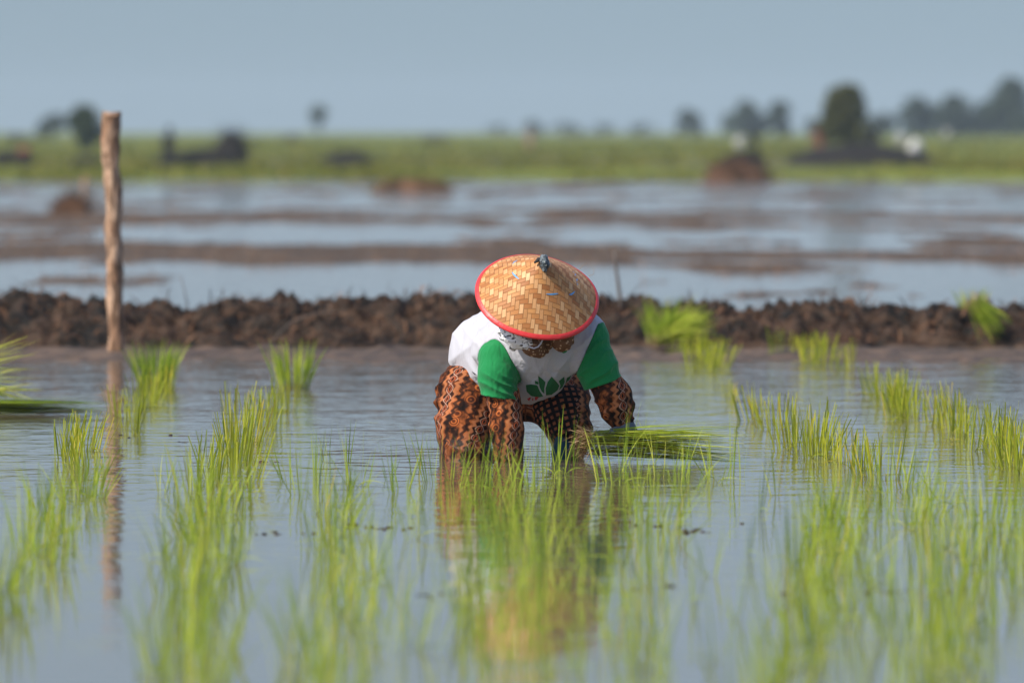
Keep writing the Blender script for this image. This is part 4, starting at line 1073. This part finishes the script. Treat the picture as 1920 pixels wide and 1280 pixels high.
# ends of floats
end_v = n.ma('MAXIMUM', n.ma('MULTIPLY', n.ma('LESS_THAN', mm, .5), n.step(fy, .10, .03)), n.ma('MULTIPLY', n.ma('GREATER_THAN', mm, .5), n.step(fy, .90, .97)))
end_h = n.ma('MAXIMUM', n.ma('MULTIPLY', n.ma('LESS_THAN', mm, 2.5), n.step(fx, .08, .03)), n.ma('MULTIPLY', n.ma('GREATER_THAN', mm, 2.5), n.step(fx, .92, .97)))
gap = n.mix(over, n.ma('MAXIMUM', edge_h, end_h), n.ma('MAXIMUM', edge_v, n.ma('MULTIPLY', end_v, .5)))
cc = n.mix(n.ma('MULTIPLY', gap, .60), cc, (0.17, 0.070, 0.020))
cc = n.mix(n.ma('MULTIPLY', n.step(n.noise(at, 9, 3), .55, .75), .25), cc, (0.35, 0.22, 0.11))
hh_ = n.ma('MULTIPLY', n.ma('SUBTRACT', 1.0, gap), n.ma('ADD', .5, n.ma('MULTIPLY', over, .5)))
M['weave'] = n.end(n.bsdf(cc, .5, n.bump(hh_, .0018, 1.0), spec=.22))
n = NT('red_binding'); M['red'] = n.end(n.bsdf(n.mix(n.noise(n.pos(), 30, 3), (0.62, 0.030, 0.035), (0.72, 0.05, 0.05)), .4, n.bump(n.noise(n.pos(), 45, 2), .002), spec=.4))
n = NT('crumpled_plastic'); M['plastic'] = n.end(n.bsdf(n.mix(n.step(n.noise(n.pos(), 60, 3), .45, .6), (0.03, 0.045, 0.055), (0.16, 0.20, 0.23)), .35, n.bump(n.noise(n.pos(), 70, 3, .6, 1.5), .008, 1), spec=.6))
n = NT('blue_strip'); M['blue'] = n.end(n.bsdf((0.10, 0.33, 0.62), .4))
HR, HH = .2235, .184
def hat_rev(profile, nseg, name, mat, parent, weave=False):
    vs = []; uvs = []
    for r0, z0 in profile:
        for k in range(nseg):
            a = 2 * math.pi * k / nseg; wv = 1 + .006 * math.sin(2 * a + .5) + .004 * math.sin(5 * a)
            rr_ = r0 * wv; zz = z0 + .003 * math.sin(3 * a + 1) * r0 / HR
            vs.append(HC + E1 * math.cos(a) * rr_ + E2 * math.sin(a) * rr_ + AX * zz); uvs.append((math.cos(a) * rr_, math.sin(a) * rr_, 0))
    m = len(profile); fs = []
    for i in range(m - 1):
        for k in range(nseg):
            a = i * nseg + k; b = i * nseg + (k + 1) % nseg; fs.append((a, b, b + nseg, a + nseg))
    o = mesh_obj(name, vs, fs, mat, parent)
    if weave: set_uv(o, np.array(uvs))
    return o
def hz_(t): return HH * (1 - t) ** 1.0 + .003 * math.sin(math.pi * t) - .012 * max(0, 1 - t / .10) ** 2
prof_o = [(HR * max(t, .004), hz_(t)) for t in [0, .01, .02, .035, .05, .075, .1] + [.1 + .9 * i / 40 for i in range(1, 41)]]
prof_i = [(r0 - .002, z0 - .005) for r0, z0 in reversed(prof_o) if r0 > .01]
hat = hat_rev(prof_o + prof_i, 160, 'conical_hat', M['weave'], worker, True)
hat['label'] = 'conical hat of woven bamboo strips with a red bound rim'
band = [(HR * .952, hz_(.952) + .0012), (HR * .965, hz_(.965) + .0024), (HR * .985, hz_(.985) + .0026), (HR * 1.002, hz_(1) + .002), (HR * 1.010, hz_(1) - .001), (HR * 1.006, hz_(1) - .005), (HR * .985, -.0045), (HR * .94, .002)]
hat_rev(band, 160, 'rim', M['red'], hat)
hb = surf_bvh(hat)
ap = HC + AX * (HH - .012)
def knot(p):
    d = ell(p, ap + V(.002, -.010, .000), (.017, .020, .026)); d = su(d, cap(p, ap + V(.004, -.02, -.012), ap + V(.003, -.024, -.030), .013, .006), .01)
    return d + wrinkle(p, .004, 70, 91, (1, 1, 1), .4)
v_, f_ = nets(knot, ap - .06, ap + .06, .003); mesh_obj('crown_wrap', v_, f_, M['plastic'], hat)
mb = MB(); mb.tube([tuple(ap + V(-.008, -.01, .006)), tuple(ap + V(-.018, -.012, .008)), tuple(ap + V(-.034, -.014, -.004))], [.010, .009, .003], 5)
mb.build('black_flap', M['black_cloth'], hat)
def strip(pts, w_, mat='blue'):
    vs = []; fs = []
    for i, (a, b) in enumerate(pts):
        j = min(i + 1, len(pts) - 1); k = max(i - 1, 0); dx, dy = pts[j][0] - pts[k][0], pts[j][1] - pts[k][1]; L_ = math.hypot(dx, dy)
        ww = w_ * (1 if 0 < i < len(pts) - 1 else .35)
        for s_ in (-1, 1):
            q = cast(a - dy / L_ * ww * s_, b + dx / L_ * ww * s_, hb, .0012)
            if q is None: return
            vs.append(tuple(q))
    for i in range(len(pts) - 1): fs.append((2 * i, 2 * i + 1, 2 * i + 3, 2 * i + 2))
    mesh_obj('blue_strip', vs, fs, M[mat], hat)
strip([(960, 510), (963, 514), (968, 519), (973, 523)], 1.5); strip([(1024, 551), (1032, 551.5), (1040, 551), (1047, 550)], 1.4)
strip([(1067, 552), (1071, 552), (1075, 549), (1078, 546)], 1.4); strip([(1075, 509), (1079, 515), (1082, 524), (1083, 534)], 1.4)
strip([(961, 495), (964, 491), (970, 488)], .8)
mb = MB()
for pts in ([(1087, 505), (1092, 498), (1101, 493)], [(1104, 517), (1112, 515), (1114, 509), (1112, 503)], [(1012, 479), (1014, 476), (1017, 474)]):
    mb.tube([tuple(P(a, b, 30.9)) for a, b in pts], [.0011, .0009, .0006, .0005][:len(pts)], 4)
o = mb.build('stray_fibre', M['root'], hat)
